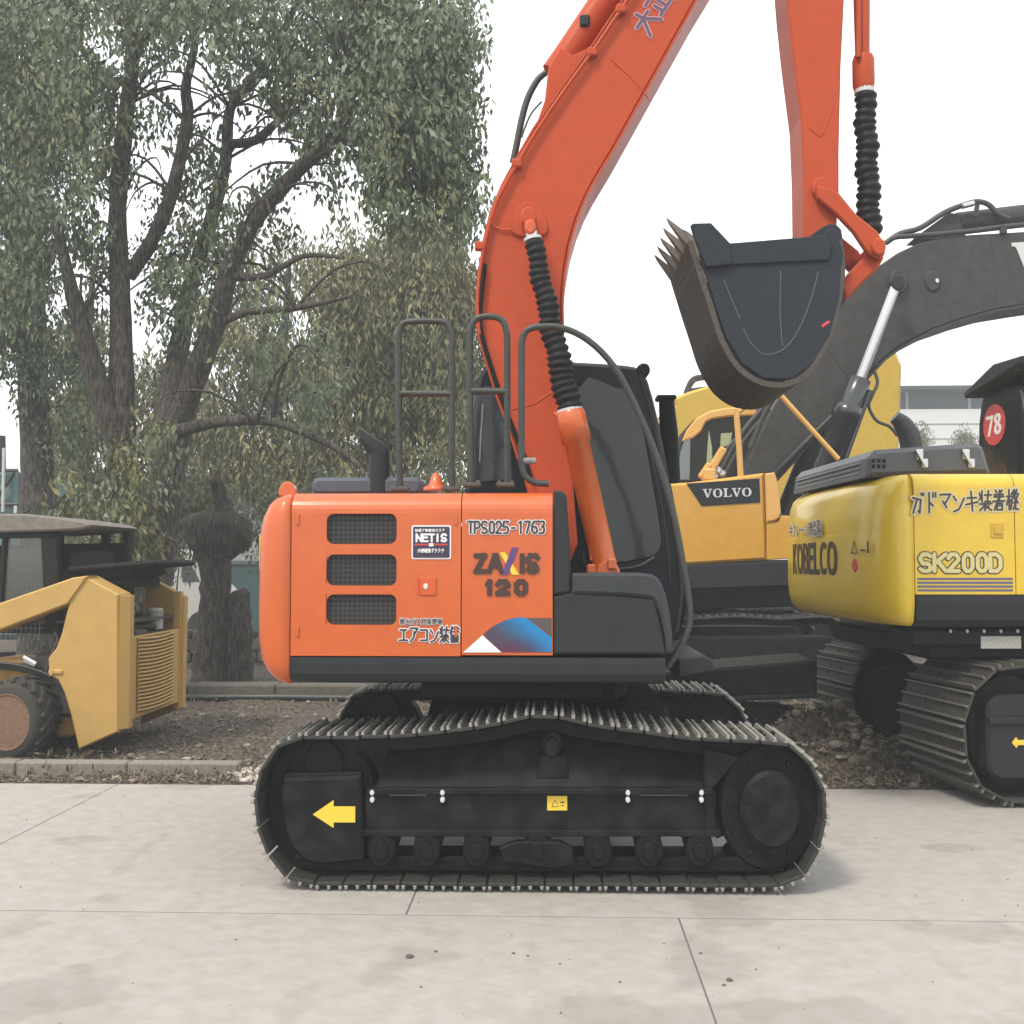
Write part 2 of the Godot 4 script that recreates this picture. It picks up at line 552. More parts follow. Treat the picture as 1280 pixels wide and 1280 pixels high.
func undercarriage(X: Node3D):
	var out := [375,1103, 480,1105, 600,1106, 720,1106, 850,1107, 982,1106, 1008,1088, 1026,1053, 1032,1010, 1026,976, 1011,952, 994,936, 970,929, 880,925, 800,915, 735,906, 697,897, 665,896, 620,906, 560,915, 490,921, 425,922, 367,923, 348,933, 332,951, 321,985, 320,1015, 329,1055, 348,1083]
	var q := smooth2(ccw(poly(1.245, out)), 4, true)
	var mesh := shoe_mesh(0.128, 0.5, M.shoe, M.grouser)
	track(X, q, 0.995, 0.5, 46, mesh, M.black)
	track(X, q, -0.995, 0.5, 46, mesh, M.black)
	for side in [1, -1]:
		var zo := 1.15 if side > 0 else -0.85                 # outer face of the side frame
		var near: bool = side > 0
		var zi := zo - 0.3
		var Z := 1.15
		var st := S()
		# main beam with lips, swept upper face
		prism(st, poly(Z, [455,990, 895,988, 897,1038, 455,1040]), zo, zi, 0.008)
		prism(st, poly(Z, [460,984, 890,984, 890,992, 460,992]), zo + 0.03, zi, 0.004)
		prism(st, poly(Z, [455,1036, 900,1036, 900,1044, 455,1044]), zo + 0.03, zi, 0.004)
		var bk := poly(Z, [480,940, 560,935, 660,918, 740,918, 830,940, 880,948])
		var lo := poly(Z, [470,985, 560,985, 660,985, 740,985, 830,985, 885,985])
		for i in 5:
			quad(Vector3(lo[i].x, lo[i].y, zo - 0.01), Vector3(lo[i + 1].x, lo[i + 1].y, zo - 0.01), Vector3(bk[i + 1].x, bk[i + 1].y, zo - 0.17), Vector3(bk[i].x, bk[i].y, zo - 0.17))
			quad(Vector3(bk[i].x, bk[i].y, zi - 0.02), Vector3(bk[i + 1].x, bk[i + 1].y, zi - 0.02), Vector3(lo[i + 1].x, lo[i + 1].y, zi - 0.02), Vector3(lo[i].x, lo[i].y, zi - 0.02))
			quad(Vector3(bk[i].x, bk[i].y, zo - 0.17), Vector3(bk[i + 1].x, bk[i + 1].y, zo - 0.17), Vector3(bk[i + 1].x, bk[i + 1].y, zi - 0.02), Vector3(bk[i].x, bk[i].y, zi - 0.02))
		flush(st)
		var fr := part("track_frame", st, M.frame, X)
		# idler guard with its top ledge
		st = S()
		prism(st, poly(Z, [353,985, 356,972, 452,968, 456,1074, 398,1079, 380,1073, 367,1058, 358,1035, 354,1010]), zo + 0.035, zi, 0.012)
		prism(st, poly(Z, [356,966, 452,964, 452,972, 356,975]), zo + 0.02, zo - 0.12, 0.004)
		part("idler_guard", st, M.frame, X)
		st = S()
		var ic := at(400, 1010, Z)
		disc(st, ic, zo - 0.05, zo - 0.22, 0.34, 28)
		disc(st, ic + Vector3(0.01, 0.20, 0), zo - 0.02, zo - 0.06, 0.12, 18)
		part("idler_wheel", st, M.black, X)
		# travel motor and sprocket
		st = S()
		var mc := at(962, 1010, Z)
		disc(st, mc, zo - 0.02, zo - 0.26, 0.30, 30, 0.01)
		for i in 19:
			var a := TAU * i / 19.0
			box(st, mc + Vector3(cos(a) * 0.318 * 0.78, sin(a) * 0.318, zo - 0.17 - mc.z), Vector3(0.05, 0.05, 0.05), 0.01, Basis(Vector3(0, 0, 1), a))
		part("sprocket", st, M.black, X)
		st = S()
		disc(st, mc, zo + 0.06, zo - 0.02, 0.185, 30, 0.02)
		for i in 12:
			var a := TAU * i / 12.0
			disc(st, mc + Vector3(cos(a) * 0.235 * 0.78, sin(a) * 0.235, 0), zo - 0.005, zo - 0.03, 0.016, 6, 0.003)
		part("motor_cover", st, M.motor, X)
		st = S()
		prism(st, poly(Z, [880,935, 925,945, 912,960, 890,985, 896,1040, 880,1040]), zo + 0.02, zi, 0.006)
		part("motor_bracket", st, M.frame, X)
		# rollers
		for px in [478, 534, 596, 672, 747, 811, 874]:
			st = S()
			var rc := at(px, 1062, Z)
			disc(st, rc, zo + 0.03, zo - 0.05, 0.085, 18, 0.012)
			disc(st, rc, zo - 0.05, zo - 0.26, 0.07, 14, 0.01)
			disc(st, rc, zo + 0.05, zo + 0.03, 0.04, 12, 0.005)
			prism(st, poly(Z, [px - 14, 1042, px + 14, 1042, px + 17, 1058, px - 17, 1058]), zo + 0.015, zo - 0.2, 0.004)
			part("track_roller", st, M.black, X)
		st = S()
		prism(st, poly(Z, [365,1072, 985,1074, 985,1094, 375,1092]), zo - 0.03, zo - 0.25, 0.01)
		part("chain_links", st, M.black, X)
		st = S()
		prism(st, poly(Z, [625,1058, 645,1050, 700,1050, 715,1058, 718,1078, 690,1084, 668,1080, 630,1074]), zo + 0.04, zo - 0.02, 0.006)
		part("track_guide", st, M.frame, X)
		st = S()
		disc(st, at(690, 934, Z), zo - 0.0, zo - 0.2, 0.05, 16, 0.008)
		disc(st, at(690, 930, Z), zo - 0.02, zo - 0.24, 0.062, 18, 0.008)
		prism(st, poly(Z, [676,945, 706,945, 712,975, 670,975]), zo - 0.03, zo - 0.15, 0.006)
		part("carrier_roller", st, M.motor, X)
		if near:
			for px in [465, 553, 785, 877]:
				st = S()
				for py in [991, 1000]:
					disc(st, at(px, py, Z + 0.03), zo + 0.034, zo + 0.0, 0.014, 10, 0.004)
				part("frame_bolt", st, M.bolt, fr)
			for a in [[474, 546], [788, 872]]:
				st = S()
				prism(st, poly(Z, [a[0],988, a[1],988, a[1] - 14,994, a[0] + 14,994]), zo + 0.012, zo - 0.01, 0.003)
				part("step_tread", st, M.worn, fr)
			st = S()
			prism(st, poly(Z, [567,990, 588,990, 588,1011, 567,1011]), zo + 0.003, zo - 0.02, 0.001)
			part("grease_port", st, M.void, fr)
			st = S()
			prism(st, poly(1.188, [391,1018, 417,1000, 417,1008, 444,1008, 444,1028, 417,1028, 417,1035]), 1.1885, 1.1865)
			part("arrow_sticker", st, M.yellow_print, X)
			st = S()
			prism(st, poly(1.153, [684,995, 709,995, 709,1013, 684,1013]), 1.153, 1.148)
			var stk := part("warning_sticker", st, M.yellow_print, fr)
			st = S()
			band(st, poly(1.1536, [690,1008, 694,1000, 698,1008, 690,1008]), 0.003, 1.1545, 1.1532)
			box(st, at(703, 1003, 1.154), Vector3(0.02, 0.006, 0.001))
			box(st, at(703, 1007, 1.154), Vector3(0.016, 0.004, 0.001))
			part("sticker_print", st, M.ink, stk)
	# cross frame and slewing ring
	var st := S()
	prism(st, poly(0.6, [560,880, 830,880, 850,925, 850,950, 530,950, 540,925]), 0.72, -0.72, 0.02)
	box(st, Vector3(-0.02, 0.55, 0), Vector3(1.1, 0.2, 1.5), 0.03)
	part("cross_frame", st, M.frame, X)
	st = S()
	var c := at(680, 868, 0.6)
	var rings := []
	for h in [[-0.08, 0.58], [0.02, 0.60], [0.04, 0.54], [0.13, 0.54]]:
		var r := []
		for i in 36: r.append(Vector3(c.x + cos(TAU * i / 36) * h[1] * 0.8, c.y + h[0], sin(TAU * i / 36) * h[1]))
		rings.append(r)
	loft(st, rings)
	for i in 36:
		box(st, Vector3(c.x + cos(TAU * i / 36) * 0.57 * 0.8, c.y + 0.03, sin(TAU * i / 36) * 0.57), Vector3(0.02, 0.03, 0.02), 0.004)
	part("slewing_ring", st, M.black, X)

func house(X: Node3D):
	var z := HZ
	var xs := at(363, 720, z).x
	var x1 := at(577, 720, z).x
	var x2 := at(691, 720, z).x
	var yt := at(470, 615, z).y
	var yb := at(470, 820, z).y
	var st := S()
	# counterweight: lofted, rounded at the rear and along its top and bottom
	var rings := []
	for lv in [[856, 0.30, 0.95], [852, 0.52, 0.97], [842, 0.74, 0.99], [826, 0.91, 1.0], [800, 0.985, 1.0], [770, 1.0, 1.0], [700, 0.995, 1.0], [665, 0.97, 1.0], [645, 0.90, 0.995], [630, 0.76, 0.985], [622, 0.60, 0.97], [617, 0.38, 0.94]]:
		var y := at(363, lv[0], z).y
		var ring := []
		for p in [[0, 1], [0.06, 0.998], [0.11, 0.985], [0.15, 0.955], [0.175, 0.90], [0.19, 0.82], [0.21, 0.7], [0.26, 0.4], [0.28, 0], [0.26, -0.4], [0.21, -0.7], [0.19, -0.82], [0.175, -0.9], [0.15, -0.955], [0.11, -0.985], [0.06, -0.998], [0, -1]]:
			ring.append(Vector3(xs - 0.003 - p[0] * lv[1] * 1.02, y, p[1] * z * lv[2]))
		rings.append(ring)
	loft(st, rings)
	var cw := part("counterweight", st, M.orange, X)
	st = S()
	var yy := at(316, 690, z).y
	box(st, Vector3(xs - 0.1935, yy, z * 0.83 - 0.04), Vector3(0.012, 0.17, 0.09), 0.002, Basis(Vector3.UP, -0.12))
	part("warning_sticker", st, M.yellow_print, cw)
	st = S()
	prism(st, smooth2(ccw(poly(0.9, [350,620, 352,607, 360,602, 368,607, 370,620])), 3), 0.92, 0.87, 0.006)
	part("lifting_eye", st, M.orange, cw)
	# engine door with three grilles
	st = S()
	var vents := []
	for v in [[408, 642, 496, 680], [408, 693, 496, 732], [408, 743, 496, 781]]:
		var p0 := at(v[0], v[3], z)
		var p1 := at(v[2], v[1], z)
		vents.append([p0.x, p0.y, p1.x, p1.y])
	var gap := 0.004
	var d0 := z
	var d1 := z - 0.035
	var L: float = vents[0][0]
	var R: float = vents[0][2]
	var ytop := yt - 0.10
	var rect := func(x0, y0, xx1, y1, b := 0.0):
		box(st, Vector3((x0 + xx1) / 2, (y0 + y1) / 2, (d0 + d1) / 2), Vector3(xx1 - x0, y1 - y0, d0 - d1), b)
	rect.call(xs + gap, yb, L, ytop)
	rect.call(R, yb, x1 - gap, ytop)
	var prev := ytop
	for v in vents:
		rect.call(L, v[3], R, prev)
		prev = v[1]
		var rr := 0.035
		for cx in [[v[0], 1], [v[2], -1]]:
			for cy in [[v[1], 1], [v[3], -1]]:
				var q := PackedVector2Array([Vector2(cx[0], cy[0])])
				for i in 6:
					var a := PI / 2 * i / 5.0
					q.append(Vector2(cx[0] + cx[1] * rr * (1 - sin(a)), cy[0] + cy[1] * rr * (1 - cos(a))))
				prism(st, q, d0 - 0.0005, d1 + 0.001)
	rect.call(L, yb, R, prev)
	var roof := func(st: SurfaceTool, x0: float, xx1: float):
		var q := PackedVector2Array([Vector2(z, ytop)])
		for i in 9:
			var a := PI / 2 * i / 8.0
			q.append(Vector2(z - 0.1 + cos(a) * 0.1, ytop + 0.1 * sin(a)))
		q.append(Vector2(0.2, yt + 0.006)); q.append(Vector2(0.2, ytop))
		prism(st, q, x0, xx1, 0.0, "x")
	roof.call(st, xs + gap, x1 - gap)
	var door := part("engine_door", st, M.orange, X)
	for v in vents:
		st = S()
		prism(st, rrect(v[0] - 0.01, v[1] - 0.01, v[2] + 0.01, v[3] + 0.01, 0.02), d1 + 0.012, d1 - 0.004)
		part("vent_grille", st, M.mesh_plate, door)
	# the door's lock and the print on it
	st = S()
	var lk := at(535, 733, z)
	box(st, Vector3(lk.x, lk.y, z + 0.003), Vector3(0.08, 0.085, 0.008), 0.003)
	box(st, Vector3(lk.x - 0.05, lk.y, z + 0.001), Vector3(0.014, 0.08, 0.004), 0.001)
	var lock := part("door_lock", st, M.orange_dark, door)
	st = S()
	disc(st, lk + Vector3(-0.01, 0, 0), z + 0.012, z + 0.004, 0.015, 14, 0.003)
	part("lock_cylinder", st, M.bolt, lock)
	for k in [[570, 650], [570, 790], [372, 650], [372, 790]]:
		st = S()
		box(st, at(k[0], k[1], z + 0.004), Vector3(0.016, 0.05, 0.008), 0.003)
		part("hinge", st, M.orange, door)
	# NETIS plate
	st = S()
	var n0 := at(514.5, 699, z)
	var n1 := at(564, 656.5, z)
	prism(st, rrect(n0.x, n0.y, n1.x, n1.y, 0.01), z + 0.004, z + 0.0005)
	var plate := part("sign_plate", st, M.white_print, door)
	st = S()
	prism(st, rrect(n0.x + 0.007, n0.y + 0.007, n1.x - 0.007, n1.y - 0.007, 0.006), z + 0.0065, z + 0.0045)
	part("sign_panel", st, M.navy_print, plate)
	var mid := (n0 + n1) / 2
	signs(["N", "E", "T", "I", "S"], Vector3(mid.x - 0.07, n1.y - 0.044, z + 0.0035), Vector3(0.023, 0, 0), Vector3(0, -0.032, 0), 1.30, 0.0095, 0.0, M.white_print, null, plate, 0.9)
	st = S()
	for k in [[-0.045, 0.07], [0.045, 0.07]]:
		box(st, Vector3(mid.x + k[0], n1.y - 0.092, z + 0.0072), Vector3(k[1], 0.008, 0.002))
	part("red_print", st, M.red_print, plate)
	st = S()
	box(st, Vector3(mid.x, n1.y - 0.093, z + 0.0073), Vector3(0.02, 0.016, 0.002))
	part("white_print", st, M.white_print, plate)
	signs(["装", "備", "ア", "型", "機", "時", "ス", "ス", "マ"], Vector3(n0.x + 0.018, n1.y - 0.018, z + 0.0042), Vector3(0.013, 0, 0), Vector3(0, -0.013, 0), 1.22, 0.0022, 0.0, M.white_print, null, plate)
	signs(["大", "型", "機", "着", "ド", "ク", "ク", "ク"], Vector3(n0.x + 0.03, n1.y - 0.112, z + 0.0042), Vector3(0.014, 0, 0), Vector3(0, -0.018, 0), 1.15, 0.0028, 0.0, M.white_print, null, plate)
	# equipment print
	var e0 := at(499, 783, z)
	signs(["エ", "ア", "コ", "ン", "装", "備"], Vector3(e0.x, e0.y, z), Vector3(0.040, 0, 0), Vector3(0, -0.073, 0), 1.22, 0.0085, 0.004, M.ink, M.white_print, door)
	e0 = at(500, 773, z)
	signs(["排", "出", "ガ", "ス", "対", "策", "型", "車"], Vector3(e0.x, e0.y, z), Vector3(0.021, 0, 0), Vector3(0, -0.028, 0), 1.22, 0.0035, 0.002, M.ink, M.white_print, door)
	# front side door
	st = S()
	var ybd := at(640, 819, z).y
	box(st, Vector3((x1 + x2) / 2, (ybd + ytop) / 2, (d0 + d1) / 2), Vector3(x2 - x1 - 0.002, ytop - ybd, d0 - d1))
	roof.call(st, x1 + 0.001, x2 - 0.001)
	var pd := part("pump_door", st, M.orange, X)
	e0 = at(584.5, 652, z)
	signs(["T", "P", "S", "O", "2", "5", "-", "1", "7", "6", "3"], Vector3(e0.x, e0.y, z), Vector3(0.027, 0, 0), Vector3(0, -0.055, 0), 1.26, 0.0095, 0.004, M.ink, M.white_print, pd)
	for k in [["Z", 592, 609, 691.5, 717.5], ["A", 608.5, 630, 691.5, 717.5], ["I", 649.5, 656, 691.5, 717.5], ["S", 657, 675, 691.5, 717.5], ["1", 606.5, 616, 724, 745], ["2", 619, 638, 724, 745], ["0", 641, 661.5, 724, 745]]:
		var q0 := at(k[1], k[3], z)
		var q1 := at(k[2], k[4], z)
		var ww := 0.025
		signs([k[0] + "b"], Vector3(q0.x + ww / 2, q0.y - ww / 2, z), Vector3(maxf(0.001, q1.x - q0.x - ww), 0, 0), Vector3(0, q1.y - q0.y + ww, 0), 1.0, ww, 0.0, M.brown_print, null, pd, 0.92)
	st = S()
	prism(st, poly(z, [624.5,690.5, 631.5,690.5, 649,718.5, 640.5,718.5]), z + 0.0042, z + 0.001)
	part("yellow_stroke", st, M.yellow_print, pd)
	st = S()
	prism(st, poly(z, [640,684.5, 648,684.5, 635,718.5, 627,718.5]), z + 0.0056, z + 0.001)
	part("purple_stroke", st, M.purple_print, pd)
	# printed stripes at the foot of the door
	var stripe := func(called: String, a: Array, m: Material, h: float):
		st = S()
		prism(st, poly(z, a), z + h, z + 0.0005)
		part(called, st, m, pd)
	stripe.call("grey_stripe", [655,772.5, 689.5,772.5, 689.5,797, 672,782], M.dark_print, 0.0022)
	stripe.call("blue_stripe", [604,793, 616,783, 632,775, 648,771.5, 658,772.5, 689.5,797, 689.5,815, 625,815], M.blue_print, 0.0034)
	stripe.call("white_stripe", [579,815.5, 603,794, 627,815.5], M.white_print, 0.0044)
	# skirt, dark front box and mouldings
	st = S()
	var ys := at(600, 856, z).y
	var yk := at(600, 822, z).y
	var q := PackedVector2Array([Vector2(z - 0.004, yk), Vector2(z - 0.002, yk - 0.03), Vector2(z - 0.006, ys + 0.05), Vector2(z - 0.025, ys + 0.015), Vector2(z - 0.07, ys), Vector2(-z + 0.05, ys), Vector2(-z + 0.05, yk)])
	prism(st, q, xs, at(832, 830, z).x, 0.004, "x")
	var sk := part("frame_skirt", st, M.grey, X)
	st = S()
	box(st, Vector3(at(735, 870, 0.9).x, at(735, 866, 0.9).y, 0.55), Vector3(0.32, 0.12, 0.5), 0.02)
	box(st, Vector3(at(640, 870, 0.9).x, at(640, 862, 0.9).y, 0.3), Vector3(0.9, 0.10, 1.3), 0.02)
	part("house_floor", st, M.black, X)
	st = S()
	prism(st, poly(z, [692,613, 700,613, 705,615, 708.5,621, 711,660, 713,700, 714,741, 692,744]), z + 0.004, z - 0.35, 0.012)
	part("rear_trim", st, M.grey, X)
	st = S()
	prism(st, poly(z, [692,746, 714,741, 765,744, 818,748, 824,770, 834,818, 692,818]), z + 0.002, z - 0.5, 0.01)
	part("tool_box", st, M.grey, X)
	st = S()
	prism(st, poly(z, [715,717, 745,716, 805,716.5, 815,718, 822,722, 827,730, 832,743, 837,765, 840,790, 841,815, 833,817, 831,795, 826,772, 821,757, 816,749, 811,747, 780,744, 715,742]), z + 0.012, z - 0.45, 0.014)
	part("tool_box_lid", st, M.grey_light, X)
	st = S()
	prism(st, poly(0.3, [832,812, 860,808, 872,814, 874,826, 832,834]), 0.9, -1.0, 0.01)
	part("cab_step", st, M.grey, X)
	# inner deck, hood, exhaust, breather
	st = S()
	box(st, Vector3((xs + x2) / 2 - 0.02, (yt + yk) / 2 - 0.05, -0.2), Vector3(x2 - xs - 0.1, yt - yk - 0.2, 1.9), 0.03)
	part("engine_bay", st, M.black, X)
	st = S()
	prism(st, rrect(at(394, 620, 0.3).x, at(394, 620, 0.3).y, at(530, 598, 0.3).x, at(530, 598, 0.3).y, 0.04), 0.4, -0.8, 0.02)
	part("engine_hood", st, M.hood, X)
	st = S()
	var er := []
	for e in [[461, 620, 487, 620], [461, 600, 487, 600], [461.5, 571, 487, 571], [461.8, 569, 487, 560], [459, 566, 449, 533]]:
		var ea := at(e[0], e[1], 0.35)
		var eb := at(e[2], e[3], 0.35)
		var ring := []
		for i in 24:
			var a := TAU * i / 24.0
			ring.append((ea + eb) / 2 + (ea - eb) / 2 * cos(a) + Vector3(0, 0, sin(a) * 0.07))
		er.append(ring)
	loft(st, er)
	part("exhaust_pipe", st, M.grey, X)
	st = S()
	var bp := []
	var br := []
	for v in [[545, 613, 0.085], [545, 609, 0.085], [545, 607, 0.05], [545, 598, 0.036], [545, 595, 0.03], [545, 591, 0.012]]:
		bp.append(at(v[0], v[1], 0.75)); br.append(v[2] * 0.92)
	sweep(st, bp, br, 16, 0.0, 0.85)
	part("fuel_cap", st, M.orange, X)
	# hand rails
	rail(X, smooth(line(0.80, [500,612, 499,560, 498,440, 499,416, 505,404, 520,401.5, 545,401.5, 558,404, 564,416, 565,440, 565,612]), 3), [at(499, 492, 0.80), at(565, 492, 0.80)])
	rail(X, smooth(line(1.05, [589,606, 588,560, 587,440, 588,414, 594,400, 604,396, 618,396, 628,401, 633,414, 634,440, 634,606]), 3), [at(588, 489, 1.05), at(633, 489, 1.05)])
	rail(X, smooth(line(1.1, [686,604.5, 668,603, 656,594, 652,575, 652,520, 652,440, 655,418, 665,410, 685,408, 703,410, 727,420, 752,440, 775,470, 800,520, 822,575, 840,635, 853,700, 861,750, 862,778, 855,800, 842,822, 834,834]), 3), [])
	st = S()
	sweep(st, line(1.1, [654,576, 670,576]), 0.016, 8)
	part("rail_stub", st, M.worn, X)
	for a in [[500, 0.8], [564, 0.8], [590, 1.05], [632, 1.05]]:
		var b := at(a[0], 611 if a[1] < 1 else 606, a[1])
		st = S()
		box(st, b, Vector3(0.09, 0.02, 0.07), 0.004)
		for k in [-1, 1]: box(st, b + Vector3(k * 0.03, 0.015, 0.0), Vector3(0.02, 0.015, 0.02), 0.004)
		part("rail_foot", st, M.worn_dark, X)

func rail(X: Node3D, p: Array, cross: Array):
	var st := S()
	sweep(st, p, 0.0165, 10)
	if cross.size(): sweep(st, cross, 0.0165, 10)
	part("hand_rail", st, M.rail, X)

func cab(X: Node3D):
	var z := -0.22
	var st := S()
	var o := smooth2(ccw(poly(z, [582,618, 586,570, 591,520, 596,480, 603,462, 616,454, 650,450, 715,452, 780,456, 799,461, 810,476, 823,525, 838,600, 850,660, 857,710, 859,745, 852,790, 840,822, 832,832, 700,832, 582,832])), 2)
	prism(st, o, z, -1.17, 0.05, "z", true)
	var c := part("cab", st, M.cab, X)
	st = S()
	prism(st, smooth2(ccw(poly(z, [722,486, 770,484, 790,492, 803,530, 816,600, 826,660, 826,685, 812,697, 770,704, 735,704, 727,690])), 3), z + 0.008, z - 0.02, 0.006)
	part("side_window", st, M.cab_glass, c)
	st = S()
	prism(st, poly(z, [597,500, 606,482, 636,482, 640,600, 590,604]), z + 0.008, z - 0.02, 0.005)
	part("rear_side_window", st, M.cab_glass, c)
	st = S()
	sweep(st, line(z + 0.01, [604,505, 601,550, 600,578]), 0.006, 6)
	part("window_trim", st, M.worn, c)
	st = S()
	sweep(st, smooth(line(z + 0.005, [800,468, 815,520, 832,600, 846,680, 852,740, 846,790]), 4), 0.012, 8)
	sweep(st, smooth(line(z + 0.005, [786,466, 803,525, 822,605, 834,680, 838,730]), 4), 0.008, 8)
	part("door_seal", st, M.grey, c)
	st = S()
	sweep(st, smooth(line(z + 0.01, [735,712, 775,711, 800,707, 818,696]), 3), 0.009, 8)
	part("window_rail", st, M.rail, c)
	st = S()
	prism(st, smooth2(ccw(poly(z, [796,459, 803,453, 811,455, 813,464, 806,471, 799,468])), 2), z - 0.02, z - 0.12, 0.01)
	part("work_lamp", st, M.black, c)
	st = S()
	sweep(st, [at(833, 500, -0.75), at(836, 540, -0.75), at(840, 604, -0.75)], [0.05, 0.06, 0.055], 12)
	box(st, at(832, 498, -0.75), Vector3(0.13, 0.03, 0.14), 0.01)
	part("mirror", st, M.black, X)

func boom(X: Node3D):
	var z := 0.2
	var st := S()
	var L := [690,702, 672,655, 657,607, 649,574, 637,535, 621,492, 608,450, 599,418, 596.5,394, 598,365, 601,340, 605,305, 614.5,266, 628,234, 644,204, 668,162, 702,112, 739,61, 780,0, 840,-95, 905,-180, 960,-240, 1010,-285]
	var R := [1040,-262, 1000,-205, 950,-130, 900,-50, 869.5,0, 840,53, 800,125, 766,186, 742,226, 731,247, 720,274, 711,305, 705,340, 702,374, 703,450, 708,520, 716,600, 722,680, 712,704]
	var q := poly(z, L + R)
	prism(st, q, z, -z, 0.012, "z")
	var b := part("boom", st, M.orange_boom, X)
	# plate edges standing proud along the back and belly
	st = S()
	band(st, poly(z, [649,574, 637,535, 621,492, 608,450, 599,418, 596.5,394, 598,365, 601,340, 605,305, 614.5,266, 628,234, 644,204, 668,162, 702,112, 739,61, 780,0, 840,-95, 905,-180]), 0.012, z + 0.012, -z - 0.012)
	part("back_plate", st, M.orange_boom, b)
	st = S()
	var rb := poly(z, [900,-50, 869.5,0, 840,53, 800,125, 766,186, 742,226, 731,247, 720,274, 711,305, 705,340, 702,374, 703,450])
	band(st, rb, 0.012, z + 0.012, -z - 0.012)
	part("belly_plate", st, M.orange_boom, b)
	st = S()
	sweep(st, line(z, [764,75, 790,98, 812,125]), 0.004, 6)
	part("weld_seam", st, M.orange_boom, b)
	st = S()
	sweep(st, line(z, [640,512, 668,505, 690,490]), 0.004, 6)
	part("weld_seam", st, M.orange_boom, b)
	# boss where the lift rams pin on
	st = S()
	prism(st, smooth2(ccw(poly(z + 0.002, [640,292, 641,270, 648,257, 660,253, 672,257, 682,272, 684,292, 664,298])), 3), z + 0.02, z - 0.02, 0.008)
	disc(st, at(662, 285, z), z + 0.22, z + 0.0, 0.055, 16, 0.008)
	part("ram_boss", st, M.orange_boom, b)
	st = S()
	sweep(st, smooth(line(z + 0.014, [614,279, 622,285, 634,287, 646,284, 655,276]), 3), 0.005, 6)
	part("grease_line", st, M.orange_dark, b)
	# hydraulic lines along the back
	st = S()
	sweep(st, smooth(line(z + 0.03, [664,600, 655,570, 641,535, 625,492, 611,450, 602,418, 600,394, 602,365, 606,330]), 3), 0.013, 8)
	part("hydraulic_hose", st, M.black, b)
	st = S()
	sweep(st, smooth(line(z + 0.03, [601,418, 597,380, 600,340, 607,300, 617,262, 631,232, 648,202, 672,162, 706,112, 743,61, 784,0, 830,-70]), 3), 0.012, 8)
	part("hydraulic_pipe", st, M.orange_boom, b)
	for a in [[600, 308], [646, 205], [740, 66], [776, 12]]:
		st = S()
		box(st, at(a[0], a[1], z + 0.02), Vector3(0.06, 0.05, 0.05), 0.008)
		part("pipe_clamp", st, M.orange_boom, b)
	# arm ram on the back of the boom
	st = S()
	prism(st, poly(0.1, [668,165, 681,128, 684,100, 686,86, 700,62, 716,72, 742,60, 706,112]), 0.14, -0.14, 0.01)
	part("ram_bracket", st, M.orange_boom, b)
	st = S()
	sweep(st, [at(690, 92, 0.0), at(712, 66, 0.0), at(716, 60, 0.0), at(775, -28, 0.0), at(880, -180, 0.0)], [0.07, 0.085, 0.085, 0.085, 0.085], 18)
	sweep(st, [at(880, -180, 0.0), at(985, -330, 0.0)], 0.04, 14)
	part("arm_ram", st, M.orange_boom, b)
	st = S()
	box(st, at(731, 27, 0.08), Vector3(0.06, 0.07, 0.05), 0.01)
	part("ram_port", st, M.grey, b)
	st = S()
	sweep(st, smooth(line(0.05, [682,91, 672,100, 660,122, 652,150, 645,185, 641,203]), 4), 0.02, 8)
	sweep(st, smooth(line(0.1, [677,127, 664,142, 656,160, 652,172]), 4), 0.006, 6)
	part("ram_hose", st, M.rail, b)
	# print, written up the boom
	var ax := (at(815, 0, z) - at(793, 34, z)).normalized()
	var dn := Vector3(ax.y, -ax.x, 0)
	signs(["大", "正"], at(788, 30, z), ax * 0.115, dn * 0.135, 1.18, 0.019, 0.005, M.purple_ink, M.pink_rim, b)
	# lift rams with bellows
	for s in [1, -1]:
		var zz: float = 0.40 * s
		var A := at(663, 286, 0.40)
		var B := at(713, 517, 0.40)
		var C := at(757, 712, 0.40)
		A.z = zz; B.z = zz; C.z = zz
		st = S()
		var d := (B - A).normalized()
		sweep(st, [A + d * 0.02, B], 0.035, 12)
		var ram := part("lift_ram", st, M.chrome, X)
		st = S()
		disc(st, A, zz + 0.045, zz - 0.05, 0.042, 16, 0.01)
		part("ram_pin", st, M.orange_dark, ram)
		st = S()
		bellows(st, A + d * 0.07, B - d * 0.02, 0.052, 0.074, 24)
		part("bellows", st, M.rubber, ram)
		st = S()
		sweep(st, [A + d * 0.05, A + d * 0.065], 0.05, 12)
		sweep(st, [B - d * 0.028, B - d * 0.012], 0.072, 14)
		part("hose_clip", st, M.bolt, ram)
		st = S()
		var e := (C - B).normalized()
		sweep(st, [B - d * 0.02, B, B + e * 0.16, B + e * 0.165, C - e * 0.1, C], [0.068, 0.082, 0.082, 0.07, 0.068, 0.066], 20)
		sweep(st, smooth([B + Vector3(-0.09, 0.0, 0.02), B + Vector3(-0.02, -0.1, 0.03), C + Vector3(-0.10, 0.25, 0.02), C + Vector3(-0.075, 0.05, 0.02)], 4), 0.012, 8)
		disc(st, C + Vector3(0.01, -0.03, 0), zz + 0.07, zz - 0.07, 0.085, 18, 0.01)
		box(st, C + Vector3(0.03, 0.03, 0.07), Vector3(0.05, 0.06, 0.03), 0.008)
		box(st, C + Vector3(-0.08, -0.0, 0.06), Vector3(0.05, 0.06, 0.03), 0.008)
		part("ram_barrel", st, M.orange, ram)

